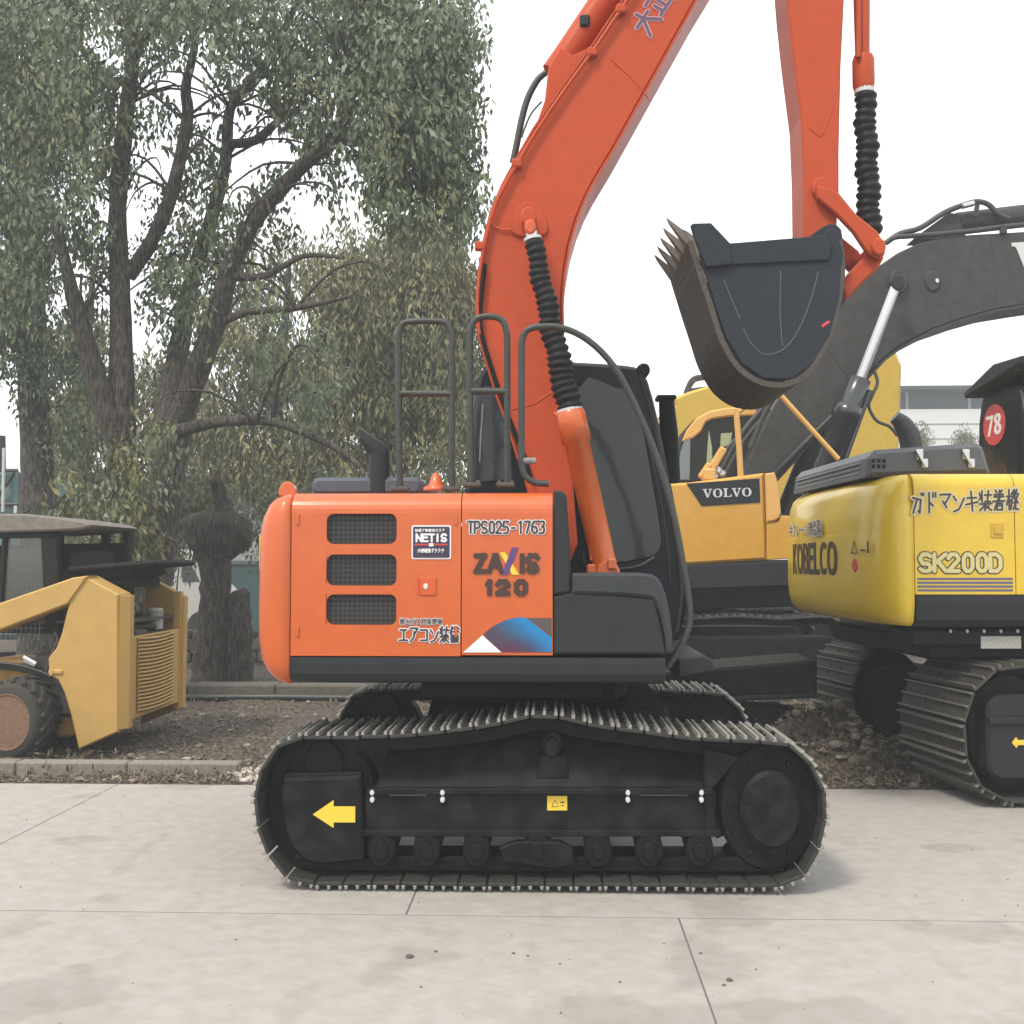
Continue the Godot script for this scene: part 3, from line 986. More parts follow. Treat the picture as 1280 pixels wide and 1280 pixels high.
func bucket(X: Node3D):
	var z := 0.16
	var st := S()
	prism(st, poly(z, [958,-330, 984,0, 990.5,61, 1001,143, 1004,212, 1005,296, 1020,312, 1040,306, 1046,287, 1049,239, 1049,186, 1051.5,80, 1055.5,0, 1066,-330]), z, -z, 0.012)
	prism(st, poly(z, [985,-262, 1090,-290, 1100,-340, 1060,-420, 950,-400]), z - 0.01, -z + 0.01, 0.012)
	var arm := part("arm", st, M.orange_boom, X)
	st = S()
	sweep(st, line(z, [1012,160, 1024,171, 1030,165, 1042,130]), 0.004, 6)
	part("weld_seam", st, M.orange_boom, arm)
	st = S()
	disc(st, at(1024, 236, z), z + 0.03, -z - 0.03, 0.06, 18, 0.01)
	part("arm_pin", st, M.orange_boom, arm)
	# bucket ram with bellows
	st = S()
	sweep(st, [at(1075, -330, 0), at(1077, 0, 0), at(1078, 72, 0)], [0.048, 0.048, 0.042], 14)
	sweep(st, [at(1079, 70, 0), at(1079, 76, 0), at(1079.5, 106, 0), at(1080, 112, 0)], [0.055, 0.064, 0.064, 0.058], 16)
	sweep(st, [at(1071, -330, 0.06), at(1073, 0, 0.06), at(1073, 72, 0.06)], 0.016, 8)
	var ram := part("bucket_ram", st, M.orange_boom, X)
	st = S()
	bellows(st, at(1081, 117, 0), at(1087, 292, 0), 0.062, 0.072, 17)
	part("bellows", st, M.rubber, ram)
	st = S()
	sweep(st, [at(1080, 111, 0), at(1080.3, 117, 0)], 0.058, 14)
	part("hose_clip", st, M.bolt, ram)
	# rocker links and push link
	var lk := poly(0.22, [1021,232, 1036,234, 1049,241, 1071,268, 1097,289, 1106,304, 1106.5,317, 1101,324, 1091,320, 1083,313, 1067,289, 1047,268, 1022,247])
	for s in [1, -1]:
		st = S()
		prism(st, lk, 0.22 * s, 0.17 * s, 0.008)
		part("rocker_link", st, M.orange_boom, X)
	st = S()
	prism(st, poly(0.15, [1084,316, 1094,308, 1105,322, 1098,335, 1076,356, 1057,376, 1049,356]), 0.16, -0.16, 0.014)
	disc(st, at(1096, 311, 0.2), 0.25, -0.25, 0.05, 16, 0.008)
	part("push_link", st, M.orange_boom, X)
	# bucket: shell, side plates, lip, teeth
	var zn := 0.42
	var zf := -0.46
	var prof := smooth2(poly(zn, [866,300, 879,342, 893,385, 906,424, 926,457, 954,475, 986,476, 1012,458, 1034,418, 1046,372, 1050,330, 1046,300]), 3, false)
	st = S()
	band(st, prof, -0.03, zn - 0.002, zf + 0.002)
	var bk := part("bucket", st, M.bucket_shell, X)
	for zz in [zn, zf]:
		st = S()
		var s := 1.0 if zz > 0 else -1.0
		var sp := poly(zn, [910,306, 970,300, 1028,296, 1034,287, 1042,284, 1048,290, 1050,300, 1055,318, 1052,335, 1050,372, 1038,418, 1016,455, 988,474, 955,473, 928,455, 908,423, 895,384, 882,340, 872,318])
		prism(st, sp, zz, zz - s * 0.025, 0.005)
		prism(st, poly(zn, [908,305, 1031,295, 1040,306, 1036,326, 913,332]), zz + s * 0.014, zz - s * 0.02, 0.006)
		var plate := part("side_plate", st, M.bucket_side, bk)
		st = S()
		prism(st, poly(zn, [863,283, 866,281, 888,280.5, 912,306, 914,332, 882,336, 868,300]), zz + s * 0.03, zz - s * 0.015, 0.006)
		part("side_cutter", st, M.bucket_side, bk)
		if zz > 0:
			st = S()
			sweep(st, smooth(line(zn + 0.001, [905,350, 915,375, 925,398]), 2), 0.0022, 5)
			sweep(st, smooth(line(zn + 0.001, [929,410, 938,428, 950,440, 958,443, 973,440, 988,428, 1002,405, 1015,370, 1023,339]), 3), 0.0022, 5)
			sweep(st, smooth(line(zn + 0.001, [976,338, 975,390, 978,432]), 2), 0.0022, 5)
			part("scratch_bead", st, M.bead, plate)
	for k in [-0.3, 0.22]:
		st = S()
		prism(st, poly(0.2, [1006,302, 1016,294, 1026,287, 1034,284, 1042,285, 1048,291, 1051,310, 1052,340, 1052,380, 1040,400, 1030,330]), k + 0.05, k, 0.008)
		part("bucket_ear", st, M.bucket_side, bk)
	st = S()
	prism(st, poly(zn, [858,291, 868,297, 889,352, 879,354, 868,330]), zn - 0.025, zf + 0.025, 0.004)
	part("lip", st, M.lip, bk)
	for k in 5:
		st = S()
		var zt := lerpf(zn - 0.07, zf + 0.07, k / 4.0)
		var tip := at(836, 271, zn) + Vector3(0, 0.0, 0)
		var r0 := at(862, 291, zn)
		var r1 := at(873, 322, zn)
		tip.z = zt; r0.z = zt; r1.z = zt
		var w := 0.06
		var rings := []
		for t in [[-0.25, 1.0, 1.15], [0.12, 1.0, 1.1], [0.35, 0.95, 0.75], [1.0, 0.10, 0.16]]:
			var a := r0.lerp(tip, t[0])
			var b := r1.lerp(tip, t[0])
			var m := (a + b) / 2
			var hv: Vector3 = (a - b) * 0.5 * t[1]
			if t[0] >= 1.0: hv = (r0 - r1) * 0.10
			var zv := Vector3(0, 0, w * t[2])
			rings.append([m + hv + zv, m - hv + zv, m - hv - zv, m + hv - zv])
		loft(st, rings, true)
		part("tooth", st, M.lip, bk)
	st = S()
	box(st, at(1032, 405, zn), Vector3(0.05, 0.016, 0.006), 0.002, Basis(Vector3(0, 0, 1), 0.6))
	part("red_sticker", st, M.red_print, bk)

# ---------------------------------------------------------------- the yellow machines on the right
func yellow_digger():       # parked behind the orange one, facing right, its counterweight towards us
	var X := thing("yellow_excavator", "bright yellow excavator with a red number 78 disc on its black cab", "excavator", Vector3(3.9, 0, -3.25), 0.05)
	var shoe := shoe_mesh(0.205, 0.84, M.shoe_dry, M.grouser_dry, 3, 0.034)
	for s in [[1204.0, 1.32, 0.9], [1066.0, -0.72, -1.14]]:
		var x0 := at(s[0], 910, s[1]).x
		var o := oval(0.0, 3.3, 0.92)
		var t := track(X, o, 0.0, 0.84, 36, shoe, M.black)
		t.transform = Transform3D(Basis(Vector3.UP, 0.12), Vector3(x0 + 0.42 * sin(-0.12), 0, s[1] - 0.42))
		var st := S()
		prism(st, rrect(0.42, 0.14, 2.9, 0.62, 0.06), 0.30, -0.3, 0.02)
		prism(st, rrect(0.20, 0.16, 0.80, 0.70, 0.10), 0.36, 0.0, 0.02)
		prism(st, PackedVector2Array([Vector2(0.2, 0.52), Vector2(0.85, 0.52), Vector2(0.85, 0.56), Vector2(0.2, 0.56)]), 0.385, 0.3, 0.004)
		part("track_frame", st, M.grey_dark, t)
		for k in 6:
			st = S()
			disc(st, Vector3(0.75 + k * 0.36, 0.17, 0), 0.33, -0.3, 0.085, 14)
			part("track_roller", st, M.black, t)
		st = S()
		disc(st, Vector3(0.42, 0.46, 0), 0.24, -0.24, 0.36, 24)
		part("idler_wheel", st, M.black, t)
		if s[1] > 0:
			st = S()
			var c := Vector3(0.46, 0.40, 0.362)
			prism(st, PackedVector2Array([Vector2(c.x - 0.1, c.y), Vector2(c.x - 0.07, c.y + 0.035), Vector2(c.x - 0.06, c.y + 0.016), Vector2(c.x + 0.02, c.y + 0.016), Vector2(c.x + 0.05, c.y + 0.04), Vector2(c.x + 0.1, c.y + 0.04), Vector2(c.x + 0.08, c.y), Vector2(c.x + 0.1, c.y - 0.04), Vector2(c.x + 0.05, c.y - 0.04), Vector2(c.x + 0.02, c.y - 0.016), Vector2(c.x - 0.06, c.y - 0.016), Vector2(c.x - 0.07, c.y - 0.035)]), 0.366, 0.361)
			part("arrow_sticker", st, M.yellow_print, t)
	var z := 1.25
	var st := S()
	var xs := at(1143, 690, z).x
	# undercarriage middle
	box(st, Vector3(xs + 1.6, 0.62, -0.1), Vector3(1.3, 0.5, 1.5), 0.05)
	box(st, Vector3(xs + 1.45, 0.98, 0.0), Vector3(2.6, 0.14, 2.1), 0.02)
	part("house_floor", st, M.black, X)
	# counterweight
	var rings := []
	var plan := [[0, 1], [0.06, 0.995], [0.10, 0.975], [0.14, 0.94], [0.175, 0.89], [0.20, 0.82], [0.23, 0.7], [0.27, 0.4], [0.285, 0], [0.27, -0.4], [0.23, -0.7], [0.20, -0.82], [0.175, -0.89], [0.14, -0.94], [0.10, -0.975], [0.06, -0.995], [0, -1]]
	for lv in [[783, 0.45, 0.95], [778, 0.72, 0.98], [768, 0.88, 0.99], [752, 0.96, 1], [730, 1, 1], [668, 1, 1], [665, 0.985, 1], [662, 0.975, 1], [636, 0.965, 1], [632, 0.93, 0.995], [618, 0.90, 0.99], [604, 0.78, 0.98], [597, 0.60, 0.965], [592, 0.36, 0.93]]:
		var y := at(1143, lv[0], z).y
		var ring := []
		for p in plan: ring.append(Vector3(xs - 0.003 - p[0] * lv[1] * 1.05, y, p[1] * z * lv[2]))
		rings.append(ring)
	st = S()
	loft(st, rings)
	var cw := part("counterweight", st, M.yellow, X)
	# letters set one by one round the curve of the counterweight
	var arc := []
	for p in plan: arc.append(Vector2(xs - 0.003 - p[0] * 1.05, p[1] * z))
	var put_on := func(dist: float) -> Array:
		var l := dist
		for i in arc.size() - 1:
			var d: float = arc[i].distance_to(arc[i + 1])
			if l <= d: return [arc[i].lerp(arc[i + 1], l / d), (arc[i + 1] - arc[i]).normalized()]
			l -= d
		return [arc[-1], Vector2(0, -1)]
	var total := 0.0
	for i in arc.size() - 1: total += arc[i].distance_to(arc[i + 1])
	var yk := at(1100, 697, z).y
	var text := "KOBELCO"
	var widths := [0.17, 0.18, 0.15, 0.13, 0.13, 0.15, 0.2]
	var at_d := total * 0.5 + 0.62
	for k in 7:
		at_d -= widths[k] * 0.5
		var h = put_on.call(at_d)
		at_d -= widths[k] * 0.5 + 0.012
		var dir := Vector3(-h[1].x, 0, -h[1].y)
		var nrm := dir.cross(Vector3.UP)
		word(text[k], widths[k] * 0.98, 0.235 if k < 6 else 0.24, cw, M.brown_print, Transform3D(Basis(dir, Vector3.UP, nrm), Vector3(h[0].x, yk, h[0].y) + nrm * 0.003))
	var h2 = put_on.call(total * 0.5 - 0.05)
	var dir2 := Vector3(-h2[1].x, 0, -h2[1].y)
	var n2 := dir2.cross(Vector3.UP)
	var ya := at(1100, 643, z).y
	signs(["キ", "ク", "レ", "ー", "ン", "時", "危", "険"], Vector3(h2[0].x, ya, h2[0].y) - dir2 * 0.55 + n2 * 0.012, dir2 * 0.085, Vector3(0, -0.10, 0), 1.16, 0.0085, 0.008, M.ink, M.white_print, cw)
	var h3 = put_on.call(0.52)
	var d3 := Vector3(-h3[1].x, 0, -h3[1].y)
	var n3 := d3.cross(Vector3.UP)
	var bs := Basis(d3, Vector3.UP, n3)
	st = S()
	prism(st, smooth2(PackedVector2Array([Vector2(-0.04, 0), Vector2(0, -0.045), Vector2(0.04, 0), Vector2(0, 0.045)]), 4), 0.003, -0.004)
	var dot := part("red_reflector", st, M.red_print, cw)
	dot.transform = Transform3D(bs, Vector3(h3[0].x, at(1100, 707, z).y, h3[0].y) + n3 * 0.004)
	st = S()
	band(st, PackedVector2Array([Vector2(-0.05, 0), Vector2(0.05, 0), Vector2(0, 0.09), Vector2(-0.05, 0)]), 0.007, 0.003, 0.0)
	box(st, Vector3(0.13, 0.02, 0.001), Vector3(0.07, 0.012, 0.003))
	box(st, Vector3(0.21, 0.04, 0.001), Vector3(0.02, 0.08, 0.003))
	var tri_sign := part("warning_sign", st, M.ink, cw)
	tri_sign.transform = Transform3D(bs, Vector3(h3[0].x, at(1100, 691, z).y, h3[0].y) + n3 * 0.006)
	# side panels
	st = S()
	var yt := at(1200, 591, z).y
	var yb := at(1200, 743, z).y
	var x1 := at(1269, 690, z).x
	var side := func(x0: float, xx: float, called: String):
		var q := PackedVector2Array([Vector2(z, yb)])
		for i in 9:
			var a := PI / 2 * i / 8.0
			q.append(Vector2(z - 0.09 + cos(a) * 0.09, yt - 0.09 + 0.09 * sin(a)))
		q.append(Vector2(-1.2, yt + 0.02)); q.append(Vector2(-1.2, yb))
		var s2 := S()
		prism(s2, q, x0, xx, 0.0, "x")
		return part(called, s2, M.yellow, X)
	var eng = side.call(xs + 0.003, x1 - 0.003, "engine_door")
	side.call(x1 + 0.003, x1 + 1.0, "pump_door")
	var e := at(1139, 617, z)
	signs(["ガ", "ド", "マ", "ン", "キ", "装", "着", "機"], Vector3(e.x, e.y, z), Vector3(0.076, 0.003, 0), Vector3(0, -0.125, 0), 1.14, 0.012, 0.011, M.ink, M.tan_print, eng)
	e = at(1150, 693, z)
	signs(["S", "K", "2", "0", "0", "D"], Vector3(e.x, e.y, z), Vector3(0.072, 0, 0), Vector3(0, -0.105, 0), 1.24, 0.026, 0.007, M.cream_print, M.ink, eng)
	for k in 4:
		st = S()
		box(st, Vector3((e.x + x1) / 2 - 0.02, at(1200, 723.5 + k * 4.8, z).y, z + 0.001), Vector3(x1 - e.x - 0.0, 0.013, 0.003))
		part("printed_line", st, M.line_print, eng)
	st = S()
	var lk := at(1246, 663, z)
	box(st, Vector3(lk.x, lk.y, z + 0.002), Vector3(0.085, 0.095, 0.008), 0.003)
	box(st, Vector3(lk.x + 0.005, lk.y, z + 0.009), Vector3(0.05, 0.05, 0.008), 0.003)
	part("door_lock", st, M.yellow_dark, eng)
	st = S()
	prism(st, PackedVector2Array([Vector2(z - 0.003, yb - 0.004), Vector2(z, yb - 0.05), Vector2(z - 0.01, at(1200, 775, z).y), Vector2(z - 0.05, at(1200, 784, z).y), Vector2(-1.2, at(1200, 784, z).y), Vector2(-1.2, yb - 0.004)]), xs + 0.01, x1 + 1.0, 0.003, "x")
	part("frame_skirt", st, M.grey_dark, X)
	st = S()
	for k in 5: disc(st, at(1188 + k * 21, 789, z - 0.1), z - 0.09, z - 0.12, 0.012, 8)
	part("skirt_bolt", st, M.bolt, X)
	st = S()
	box(st, at(1251, 803, z - 0.1), Vector3(0.26, 0.08, 0.01), 0.002)
	var pl := part("data_plate", st, M.plate_worn, X)
	st = S()
	box(st, Vector3(xs + 0.9, yb - 0.28, 0.95), Vector3(1.8, 0.12, 0.4), 0.02)
	part("belly_guard", st, M.black, X)
	# grey hood with vents, latches, exhaust
	st = S()
	var zh := 0.95
	prism(st, poly(zh, [1083,596, 1086,572, 1095,562, 1222,553, 1230,558, 1240,592]), zh, -0.9, 0.03)
	var hood := part("engine_hood", st, M.grey_mid, X)
	st = S()
	for k in 3:
		var h0 := at(1085, 577 + k * 6, zh)
		box(st, Vector3(h0.x - 0.004, h0.y, 0.0), Vector3(0.012, 0.012, 1.6), 0.003)
	part("hood_rib", st, M.worn, hood)
	for k in 6:
		st = S()
		var c := at(1092 + (k % 3) * 6.5, 576 if k < 3 else 583, zh)
		box(st, c, Vector3(0.024, 0.026, 0.006), 0.001)
		part("hood_vent", st, M.void, hood)
	for px in [1149, 1207]:
		st = S()
		var c := at(px, 572, zh)
		box(st, c + Vector3(0, 0.02, 0.01), Vector3(0.05, 0.07, 0.02), 0.006)
		box(st, c + Vector3(0.03, -0.04, 0.02), Vector3(0.045, 0.06, 0.02), 0.006)
		sweep(st, [c + Vector3(-0.03, 0.05, 0.02), c + Vector3(0.0, -0.01, 0.03), c + Vector3(0.03, -0.06, 0.03)], 0.01, 6)
		part("hood_latch", st, M.chrome, hood)
	st = S()
	sweep(st, smooth([at(1139, 562, 0.3), at(1136, 545, 0.3), at(1128, 530, 0.3), at(1118, 521, 0.3)], 4), [0.075, 0.075, 0.075, 0.075, 0.075, 0.073, 0.072, 0.07, 0.066, 0.06, 0.055, 0.05, 0.045], 14)
	part("exhaust_pipe", st, M.rail, X)
	# cab
	var xr := 3.66 - 3.9
	st = S()
	var ytop := at(1262, 470, -0.05).y
	var q := PackedVector2Array([Vector2(-0.1, 1.2), Vector2(-0.1, ytop - 0.5), Vector2(-0.16, ytop - 0.1), Vector2(-0.26, ytop), Vector2(-0.88, ytop + 0.02), Vector2(-1.03, ytop - 0.1), Vector2(-1.1, ytop - 0.5), Vector2(-1.14, 1.2)])
	prism(st, smooth2(ccw(q), 2), xr, xr + 1.1, 0.04, "x")
	var cb := part("cab", st, M.cab, X)
	st = S()
	prism(st, PackedVector2Array([Vector2(-0.3, 1.95), Vector2(-0.32, ytop - 0.13), Vector2(-0.92, ytop - 0.13), Vector2(-1.0, 1.95)]), xr - 0.008, xr + 0.02, 0.004, "x")
	part("rear_window", st, M.cab_glass, cb)
	st = S()
	prism(st, PackedVector2Array([Vector2(xr + 0.08, 1.9), Vector2(xr + 0.1, ytop - 0.16), Vector2(xr + 1.0, ytop - 0.16), Vector2(xr + 1.0, 1.9)]), -0.09, -0.12, 0.004)
	part("side_window", st, M.cab_glass, cb)
	st = S()
	sweep(st, [Vector3(xr - 0.012, 1.9, -0.16), Vector3(xr - 0.012, ytop - 0.3, -0.17), Vector3(xr - 0.012, ytop - 0.08, -0.24)], 0.012, 8)
	sweep(st, [Vector3(xr + 0.04, 1.9, -0.095), Vector3(xr + 0.04, ytop - 0.2, -0.11)], 0.01, 8)
	part("door_seal", st, M.grey_mid, cb)
	st = S()
	prism(st, PackedVector2Array([Vector2(-0.02, ytop + 0.10), Vector2(-0.02, ytop + 0.15), Vector2(-0.5, ytop + 0.17), Vector2(-1.05, ytop + 0.03), Vector2(-1.05, ytop - 0.02)]), xr - 0.12, xr + 1.2, 0.01, "x")
	box(st, Vector3(xr + 0.05, ytop + 0.05, -0.3), Vector3(0.03, 0.1, 0.03))
	box(st, Vector3(xr + 0.05, ytop + 0.02, -0.95), Vector3(0.03, 0.1, 0.03))
	part("roof_guard", st, M.grey_dark, cb)
	st = S()
	box(st, Vector3(xr - 0.05, ytop + 0.1, -0.35), Vector3(0.06, 0.05, 0.3), 0.01)
	part("work_lamp", st, M.chrome, cb)
	var sc := atx(1242.5, 531, xr - 0.012)
	st = S()
	var dq := PackedVector2Array()
	for i in 28: dq.append(Vector2(sc.z + cos(TAU * i / 28) * 0.20, sc.y + sin(TAU * i / 28) * 0.168))
	prism(st, dq, xr - 0.013, xr - 0.007, 0.0, "x")
	var sign_ := part("number_disc", st, M.red_print, cb)
	word("78", 0.27, 0.17, sign_, M.white_print, Transform3D(Basis(Vector3(0, 0, 1), Vector3.UP, Vector3(-1, 0, 0)), Vector3(xr - 0.015, sc.y, sc.z)))

func dark_boom_digger():
	var X := thing("amber_excavator", "amber excavator with a dark grey raised boom, behind the orange machine's cab", "excavator", Vector3(2.6, 0, -8.5))
	var z := 1.2
	var st := S()
	prism(st, poly(z, [780,606, 862,603, 955,591, 957,645, 958,700, 860,706, 780,709]), z, -1.3, 0.03)
	var side := part("side_door", st, M.amber, X)
	st = S()
	prism(st, poly(z, [858,604.5, 949,598, 950,628, 877,632.5]), z + 0.012, z - 0.01, 0.002)
	var panel := part("name_panel", st, M.grey_dark, side)
	var vc := at(908.5, 616, z)
	word("VOLVO", 0.54, 0.098, panel, M.silver_print, Transform3D(Basis(Vector3(0, 0, 1), 0.03), Vector3(vc.x, vc.y, z + 0.016)), true, "lettering", 0.006)
	st = S()
	prism(st, poly(z, [956,592, 968,590.5, 971,600, 974,620, 976,640, 974,647, 969,651, 958,653]), z + 0.02, z - 0.3, 0.015)
	part("front_cover", st, M.amber_light, X)
	st = S()
	prism(st, poly(z, [958.5,655, 973,652, 976,645, 1010,644, 1010,697, 958.5,700]), z - 0.002, -1.0, 0.01)
	part("tank_cover", st, M.amber, X)
	st = S()
	prism(st, poly(z, [780,710, 1010,699, 1010,732, 866,737, 780,740]), z - 0.004, -1.2, 0.02)
	prism(st, poly(z, [790,737, 1010,731, 1010,760, 800,766]), z - 0.4, -0.8, 0.02)
	part("frame_skirt", st, M.grey_dark, X)
	# tracks and their frame
	var shoe := shoe_mesh(0.205, 0.6, M.shoe_dry, M.grouser_dry, 3, 0.034)
	for zc in [0.95, -1.1]:
		var o := oval(at(770, 800, 1.25).x, at(1075, 800, 1.25).x, 0.98)
		var t := track(X, o, zc, 0.6, 34, shoe, M.black)
		st = S()
		prism(st, rrect(at(800, 800, 1.25).x, 0.2, at(1050, 800, 1.25).x, 0.72, 0.08), zc + 0.25, zc - 0.2, 0.02)
		part("track_frame", st, M.frame, t)
	# cab
	st = S()
	prism(st, smooth2(ccw(poly(-0.2, [848,602, 850,560, 856,540, 868,524, 884,516, 905,512, 944,510, 952,520, 956,602])), 2), -0.2, -1.2, 0.04)
	var cb := part("cab", st, M.void, X)
	st = S()
	prism(st, poly(-0.2, [852,552, 858,538, 870,523, 886,514, 906,510, 946,508, 946,520, 910,521, 890,524, 882,528, 876,540, 866,548]), -0.17, -1.25, 0.02)
	part("cab_roof", st, M.amber_light, cb)
	st = S()
	prism(st, poly(-0.2, [882,600, 884,560, 886,538, 890,560, 891,600]), -0.18, -0.22, 0.004)
	prism(st, poly(-0.2, [900,560, 901,542, 915,541, 913,556]), -0.18, -0.22, 0.004)
	part("seat_glimpse", st, M.pale_green, cb)
	st = S()
	prism(st, poly(-0.2, [848,600, 850,566, 856,548, 863,548, 862,600]), -0.18, -0.22, 0.004)
	part("front_pane", st, M.pane, cb)
	st = S()
	for k in [[876,598, 888,580], [888,588, 905,560]]:
		bar(st, at(k[0], k[1], z - 0.2), at(k[2], k[3], z - 0.2), 0.09, 0.09, Vector3(0, 0, 1), 0.02)
	box(st, at(886, 594, z - 0.2), Vector3(0.14, 0.14, 0.2), 0.02)
	part("deck_box", st, M.amber_light, X)
	# rails and hoses in front of the cab
	st = S()
	sweep(st, line(z - 0.1, [926,597, 924,560, 921,522, 922,512]), 0.035, 8)
	sweep(st, smooth(line(z - 0.1, [922,516, 934,506, 958,486, 966,484, 974,492, 1010,532, 1048,574]), 3), 0.03, 8)
	part("hand_rail", st, M.amber_light, X)
	st = S()
	for k in [[896,598, 955,508, 0.03], [902,600, 962,512, 0.024], [890,596, 935,535, 0.022], [938,560, 980,478, 0.035]]:
		sweep(st, smooth([at(k[0], k[1], z - 0.5), at((k[0] + k[2]) / 2 - 3, (k[1] + k[3]) / 2 - 4, z - 0.5), at(k[2], k[3], z - 0.5)], 4), k[4], 8)
	part("hydraulic_hose", st, M.hose, X)
	st = S()
	for k in [[894, 596], [898, 588], [903, 592]]:
		box(st, at(k[0], k[1], z - 0.4), Vector3(0.08, 0.07, 0.08), 0.02, Basis(Vector3(0, 0, 1), 0.9))
	part("hose_fitting", st, M.chrome, X)
	# boom
	st = S()
	var bz := 0.28
	var q := poly(bz, [926,600, 942,560, 962,518, 985,476, 1010,430, 1050,378, 1090,338, 1122,316, 1150,303, 1180,296, 1215,293, 1285,289, 1420,284, 1420,372, 1330,374, 1282,381, 1240,388, 1205,398, 1165,412, 1130,430, 1105,448, 1080,475, 1040,520, 1000,566, 958,612])
	prism(st, q, bz, -bz, 0.02)
	var b := part("boom", st, M.boom_grey, X)
	st = S()
	band(st, poly(bz, [1330,374, 1282,381, 1240,388, 1205,398, 1165,412, 1130,430, 1105,448, 1080,475, 1040,520, 1000,566, 958,612]), 0.03, bz + 0.03, -bz - 0.03)
	part("belly_plate", st, M.boom_grey, b)
	st = S()
	sweep(st, line(bz, [1240,296, 1246,386]), 0.008, 6)
	part("weld_seam", st, M.boom_grey, b)
	st = S()
	sweep(st, line(bz, [1030,430, 1060,470]), 0.008, 6)
	part("weld_seam", st, M.boom_grey, b)
	st = S()
	prism(st, poly(0.12, [1140,300, 1150,292, 1186,266, 1198,268, 1204,290, 1210,300]), 0.14, -0.14, 0.01)
	part("ram_bracket", st, M.boom_grey, b)
	st = S()
	sweep(st, [at(1196, 280, 0), at(1280, 270, 0), at(1420, 255, 0)], 0.14, 16)
	part("arm_ram", st, M.boom_grey, b)
	st = S()
	sweep(st, smooth(line(0.2, [1107,304, 1125,292, 1150,285, 1180,266, 1205,256, 1222,252, 1236,256, 1248,268, 1262,274]), 4), 0.035, 8)
	sweep(st, smooth(line(bz, [1107,304, 1118,297, 1140,295, 1180,292, 1220,288, 1280,281, 1420,272]), 4), 0.032, 8)
	part("hydraulic_hose", st, M.hose, b)
	st = S()
	box(st, at(1210, 256, 0.22), Vector3(0.16, 0.06, 0.08), 0.015, Basis(Vector3(0, 0, 1), 0.25))
	part("hose_fitting", st, M.chrome, b)
	st = S()
	bar(st, at(1222, 254, 0.2), at(1219, 271, 0.2), 0.05, 0.04)
	bar(st, at(1254, 282, bz + 0.02), at(1254, 292, bz + 0.02), 0.07, 0.06)
	part("pipe_clamp", st, M.boom_grey, b)
	st = S()
	disc(st, at(1122, 353, bz), bz + 0.06, bz - 0.02, 0.15, 18, 0.02)
	disc(st, at(1166, 352, bz), bz + 0.03, bz - 0.02, 0.13, 16, 0.02)
	part("ram_boss", st, M.boom_grey, b)
	st = S()
	disc(st, at(1170, 352, bz), bz + 0.05, bz + 0.02, 0.03, 10, 0.004)
	box(st, at(1116, 350, bz + 0.06), Vector3(0.07, 0.02, 0.03), 0.004)
	part("pin_bolt", st, M.chrome, b)
	var va := at(1266, 343, bz)
	var vw := word("VOLVO", 2.3, 0.52, b, M.silver_print, Transform3D(Basis(Vector3(0, 0, 1), 0.05), va + Vector3(1.15, 0.18, 0.008)), true)
	# lift rams
	for s in [1, -1]:
		var rz: float = 0.62 * s
		var A := at(1121, 355, 0.62)
		var B := at(1072, 482, 0.62)
		var C := at(1010, 640, 0.62)
		A.z = rz; B.z = rz; C.z = rz
		st = S()
		sweep(st, [A, B], 0.062, 14)
		var ram := part("lift_ram", st, M.chrome, X)
		st = S()
		disc(st, A, rz + 0.08, rz - 0.1, 0.10, 16, 0.02)
		part("ram_pin", st, M.grey_dark, ram)
		st = S()
		var d := (C - B).normalized()
		sweep(st, [B - d * 0.08, B + d * 0.25, B + d * 0.26, B + d * 0.42, B + d * 0.43, C], [0.13, 0.14, 0.17, 0.17, 0.15, 0.15], 18)
		sweep(st, [B + d * 0.1 + Vector3(0.17, 0.03, 0.05), C + Vector3(0.2, 0, 0.05)], 0.03, 8)
		part("ram_barrel", st, M.black_gloss, ram)
	st = S()
	sweep(st, [at(1090, 445, 0.35), at(1050, 510, 0.35), at(958, 602, 0.35)], 0.03, 8)
	sweep(st, smooth([at(1092, 462, 0.6), at(1097, 478, 0.6), at(1090, 495, 0.6), at(1086, 508, 0.6), at(1096, 526, 0.6), at(1112, 533, 0.6), at(1122, 545, 0.6)], 4), 0.02, 8)
	part("ram_hose", st, M.hose, X)

func hidden_digger():
	var X := thing("yellow_excavator_hull", "yellow excavator upper body with tall rear slab, mostly hidden behind the dark grey boom", "excavator", Vector3(3.5, 0, -13.0))
	var z := 1.2
	var st := S()
	prism(st, poly(z, [838,640, 846,560, 842,520, 834,516, 836,507, 843,506, 840,498, 862,489, 900,478, 930,466, 960,472, 1010,490, 1060,520, 1060,640]), z, -1.2, 0.04)
	part("body", st, M.yellow_deep, X)
	st = S()
	prism(st, poly(z + 0.3, [1030,640, 1062,520, 1078,476, 1092,446, 1112,434, 1120,437, 1128,456, 1122,640]), z + 0.3, -0.4, 0.05)
	part("boom_foot", st, M.yellow_deep, X)
	st = S()
	sweep(st, smooth(line(0.6, [856,492, 862,478, 868,472, 880,470, 905,468]), 4), 0.03, 8)
	sweep(st, smooth(line(0.4, [859,490, 866,478, 874,474, 895,472]), 4), 0.03, 8)
	sweep(st, line(0.5, [860,488, 884,485]), 0.03, 8)
	part("hand_rail", st, M.hose, X)
	st = S()
	box(st, Vector3(0, 0.5, 0), Vector3(3.5, 1.0, 2.4), 0.1)
	part("undercarriage", st, M.black, X)

